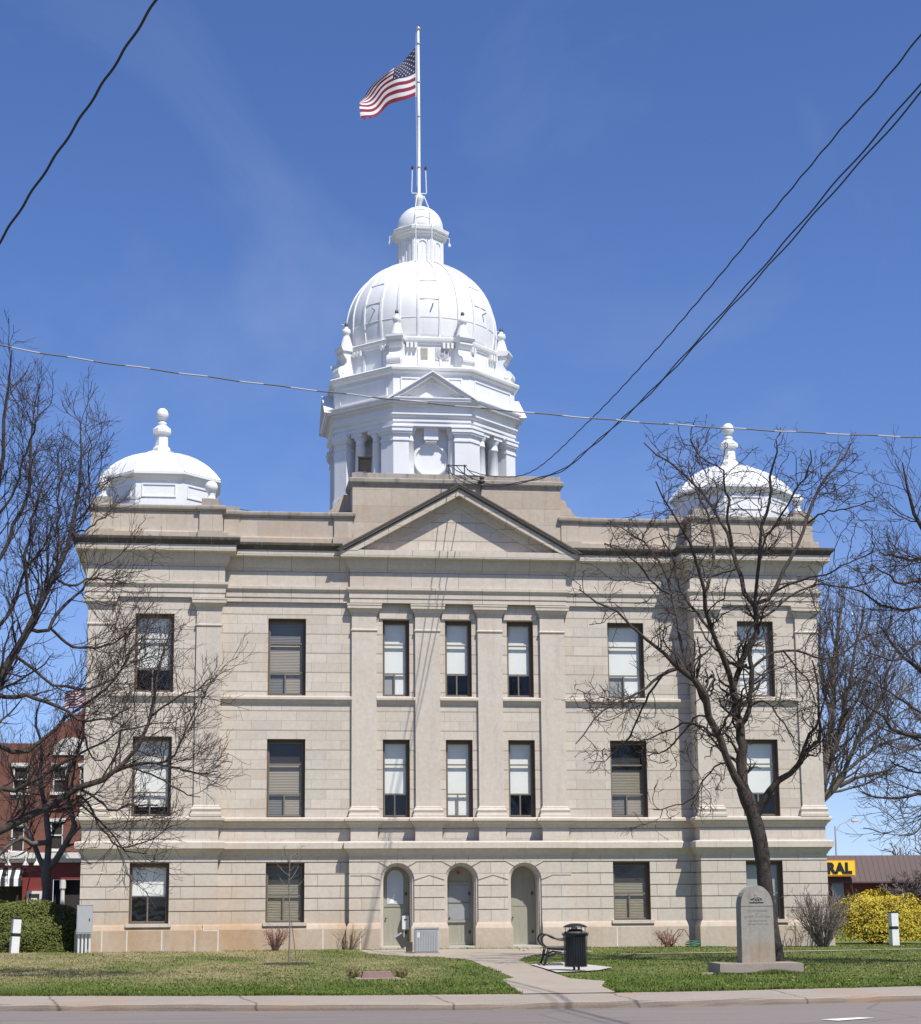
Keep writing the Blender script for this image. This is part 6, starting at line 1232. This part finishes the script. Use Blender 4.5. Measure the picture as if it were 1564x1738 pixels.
M_STR = bpy.data.materials.new('awning_stripes'); M_STR.use_nodes = True; k_ = NT(M_STR.node_tree); sx_ = k_.n('ShaderNodeSeparateXYZ'); k_.l(k_.coord(), sx_.inputs[0])
st_ = k_.math('GREATER_THAN', k_.math('SINE', k_.math('MULTIPLY', sx_.outputs['X'], 2*math.pi/.40)), 0.0); k_.l(k_.mix(st_, (.03, .03, .035), (.80, .79, .76)), M_STR.node_tree.nodes['Principled BSDF'].inputs['Base Color'])
b = MB(); b.prism([(30.0, 3.45), (29.0, 2.95), (29.0, 2.60), (29.05, 2.60), (29.05, 2.93), (30.0, 3.40)], 'x', -20.5, -16.55); lb('awning', b, M_STR)
b = MB(); b.box(-16.38, -15.68, 29.85, 29.99, 1.5, 2.38); ps = lb('notice_case', b, M_LBW); b = MB(); b.box(-16.27, -15.79, 29.83, 29.86, 1.6, 2.25); lb('notice_panel', b, M_DIM, ps); b = MB(); b.box(-16.17, -15.89, 29.81, 29.83, 1.72, 2.05); lb('notice_sheet', b, M_SHADE, ps)
p2 = empty('roof_flagpole', (-13.75, 32.5, 11.0), 'short flagpole above the brick gable, mostly hidden by the courthouse', 'flagpole'); b = MB(); b.tube([(0, 0, -1.5), (0, 0, 1.6)], .04, 8); b.build('pole', M_LBW, p2); b = MB(); b.lathe([(.001, 1.6), (.07, 1.66), (.001, 1.73)], 0, 0, 10); b.build('ball', M_GALV, p2)
flag('flag', lambda u, v: (-13.80-1.35*u, 32.5+.18*math.sin(7*u+2*v)*u, 12.42-.85*v-.45*u+.06*math.sin(9*u)), 24, 13, 'small stars and stripes flag above the brick gable, behind the bare elm', False)

# ------------------------------------------------------------------ street on the right: low store, lamps
ST = empty('store_building', (40, 66, .1), 'low store with a brown mansard roof and yellow sign, far right', 'store'); SO = Vector((40, 66, .1))
def stp(name, b, mat, parent=None):
    b.v = [(x-SO.x, y-SO.y, z-SO.z) for x, y, z in b.v]; return b.build(name, mat, parent or ST)
M_MANS = basic('brown_standing_seam', (.095, .058, .052), (.078, .048, .044), .6, .7)
b = MB(); b.prism([(65.0, 3.0), (65.9, 4.82), (66.3, 4.82), (66.3, 2.95), (65.0, 2.9)], 'x', 22, 52); stp('mansard_roof', b, M_MANS)
b = MB()
for i in range(76): x = 22.2+i*.39; b.tube([(x, 65.02, 3.06), (x, 65.90, 4.82)], .022, 4)
stp('roof_seam', b, M_MANS)['kind'] = 'stuff'
b = MB(); b.box(22, 52, 66.0, 90, .05, 3.0); b.box(22, 52, 66.35, 90, 3.0, 4.7); stp('wall', b, M_BRICK2)
b = MB(); b.box(35.25, 36.1, 65.93, 66.02, .6, 2.95); stp('window', b, basic('pale_shop_glass', (.22, .30, .32), (.18, .25, .27), 1, .2))
b = MB(); b.box(39.4, 41.8, 65.2, 65.3, 2.90, 3.02); stp('white_gutter', b, M_LBW)
b = MB(); b.box(38.8, 52, 64.6, 65.9, 2.05, 2.5); stp('side_canopy', b, basic('dark_canopy', (.07, .055, .05), None, 1, .7))
sg = empty('store_sign', (33.25, 64.6, 3.92), 'yellow store sign with black capitals, cut off by the courthouse corner', 'sign')
b = MB(); b.box(-3.25, 3.25, -.10, .35, -.56, .56); b.build('sign_frame', basic('orange_sign_edge', (.70, .25, .02), None, 4, .4), sg)
b = MB(); b.box(-3.18, 3.18, -.13, -.10, -.48, .48); b.build('sign_face', basic('yellow_sign_face', (.88, .58, .03), (.86, .55, .03), 4, .4), sg)
me = text_mesh('GENERAL', 1.0, .015, .062, 1.12); me.materials.append(basic('black_letters', (.012, .012, .012), None, 4, .5)); o = bpy.data.objects.new('lettering', me); COL.objects.link(o); o.parent = sg; o.rotation_euler = (rad(90), 0, 0)
xs_ = [v.co.x for v in me.vertices]; ys_ = [v.co.y for v in me.vertices]; o.scale = (4.35/(max(xs_)-min(xs_)), .80/(max(ys_)-min(ys_)), 1); o.location = (2.98-max(xs_)*o.scale[0], -.15, -(max(ys_)+min(ys_))/2*o.scale[1])
for x, y, h, reach, lab in ((40.65, 80, 7.35, 1.75, 'tall grey street lamp with a curved arm behind the store roof'), (44.6, 110, 6.9, 2.2, 'smaller street lamp farther off among the bare trees at the right')):
    r = empty('street_lamp', (x, y, .1), lab, 'street lamp'); b = MB(); b.tube([(0, 0, 0), (0, 0, h)], [.10, .06], 8); b.build('post', M_GALV, r)
    b = MB(); b.tube([(0, 0, h-.4), (reach*.25, 0, h+.15), (reach*.6, 0, h+.40), (reach*.8, 0, h+.45)], .035, 6); b.build('arm', M_GALV, r)
    b = MB(); b.box(reach*.78, reach*1.12, -.15, .15, h+.38, h+.52); b.prism([(reach*.80, h+.38), (reach*1.08, h+.38), (reach*1.0, h+.28), (reach*.86, h+.28)], 'y', -.12, .12); b.build('lamp_head', M_LBW, r)
# ------------------------------------------------------------------ grass blades on the lawn (nobody could count them)
rng = np.random.default_rng(9)
def blades(n, x0, x1, y0, y1, hmin, hmax, extra=None):
    x = rng.uniform(x0, x1, n); y = rng.uniform(y0, y1, n)
    return x, y
def in_poly(x, y, poly):
    c = np.zeros(len(x), bool); j = len(poly)-1
    for i in range(len(poly)):
        xi, yi = poly[i]; xj, yj = poly[j]; c ^= ((yi > y) != (yj > y)) & (x < (xj-xi)*(y-yi)/(yj-yi+1e-12)+xi); j = i
    return c
x = rng.uniform(-17, 20, 190000); y = -27+27*rng.random(190000)**1.5
e = rng.uniform(-17, 20, 9000); x = np.r_[x, e]; ycv = lambda x: -27.7+2.8*(1-np.exp(-(x+2.3)**2/110)); y = np.r_[y, ycv(e)+1.17+.06*rng.random(9000)]
mx_ = rng.uniform(2.55, 4.6, 2600); x = np.r_[x, mx_]; y = np.r_[y, -20.32+.08*rng.normal(size=2600)]
ok = (y > ycv(x)+1.15) & ~in_poly(x, y, [(-3.3, -1.0), (-3.3, -4.4), (-2.62, -7.2), (-1.75, -8.0), (-1.2, -10.5), (-1.77, -20.7), (-2.13, -21.33), (-2.62, -26.6), (-1.02, -26.6), (-.80, -24.51), (-.30, -22.5), (-.74, -21.2), (-.03, -10.9), (.9, -7.6), (1.6, -6.0), (3.3, -4.6), (3.3, -1.0)]) \
   & ~in_poly(x, y, [(-.33, -14.4), (.75, -13.2), (1.15, -16.6), (.52, -18.1), (-.55, -18.9), (-.42, -16.5)]) & ~((np.abs(x-3.55) < .93) & (np.abs(y+19.7) < .45)) & ~((x > 3.4) & (np.abs(y-(-7.5+(x-3.4)*.23)) < .3)) & ~((np.hypot(x+5.92, y+12) < .66)) & ~((np.abs(x+4.5) < .4) & (np.abs(y+20.38) < .26))
x, y = x[ok], y[ok]; n = len(x); t = np.clip((y-ycv(x)-1.2)/25.5, 0, 1); z = .19+.11*t
h = .025+.035*rng.random(n); h *= .7+.55*np.clip(np.sin(x*1.7+np.sin(y*2.3)*1.5)*np.sin(y*3.1+np.sin(x*.9)*2)+.4*np.sin(x*5.1+1)*np.sin(y*7.3), -.6, 1.4); h[np.abs(y-ycv(x)-1.2) < .12] *= 1.5; mon = (np.abs(y+20.32) < .3) & (x > 2.5) & (x < 4.7); h[mon] *= 2.2
a = rng.random(n)*6.28; w = .010+.008*rng.random(n); dx, dy = np.cos(a)*w, np.sin(a)*w; lx, ly = rng.normal(size=n)*.02, rng.normal(size=n)*.02
V = np.stack([np.stack([x-dx, y-dy, z-.005], 1), np.stack([x+dx, y+dy, z-.005], 1), np.stack([x+lx, y+ly, z+h], 1)], 1).reshape(-1, 3)
stuff(raw_mesh('grass', V, np.arange(n*3).reshape(-1, 3), M_LAWN))

n = 1500; lx_ = rng.uniform(-15, 16, n); ly_ = -26.4+25*rng.random(n); lz_ = .19+.11*np.clip((ly_-ycv(lx_)-1.2)/25.5, 0, 1)+.035+.02*rng.random(n)
k2 = (ly_ > ycv(lx_)+1.3) & ~((np.abs(lx_+.9) < 2.0)) & ~((np.abs(lx_-3.55) < 1.0) & (np.abs(ly_+19.7) < .6)); lx_, ly_, lz_ = lx_[k2], ly_[k2], lz_[k2]; n = len(lx_)
P = np.stack([lx_, ly_, lz_], 1); V, F = leaf_cloud(n, lambda r, m: (P, np.tile([0, 0, 1.], (m, 1))), rng, .032); stuff(raw_mesh('fallen_leaves', V, F, M_LEAF))
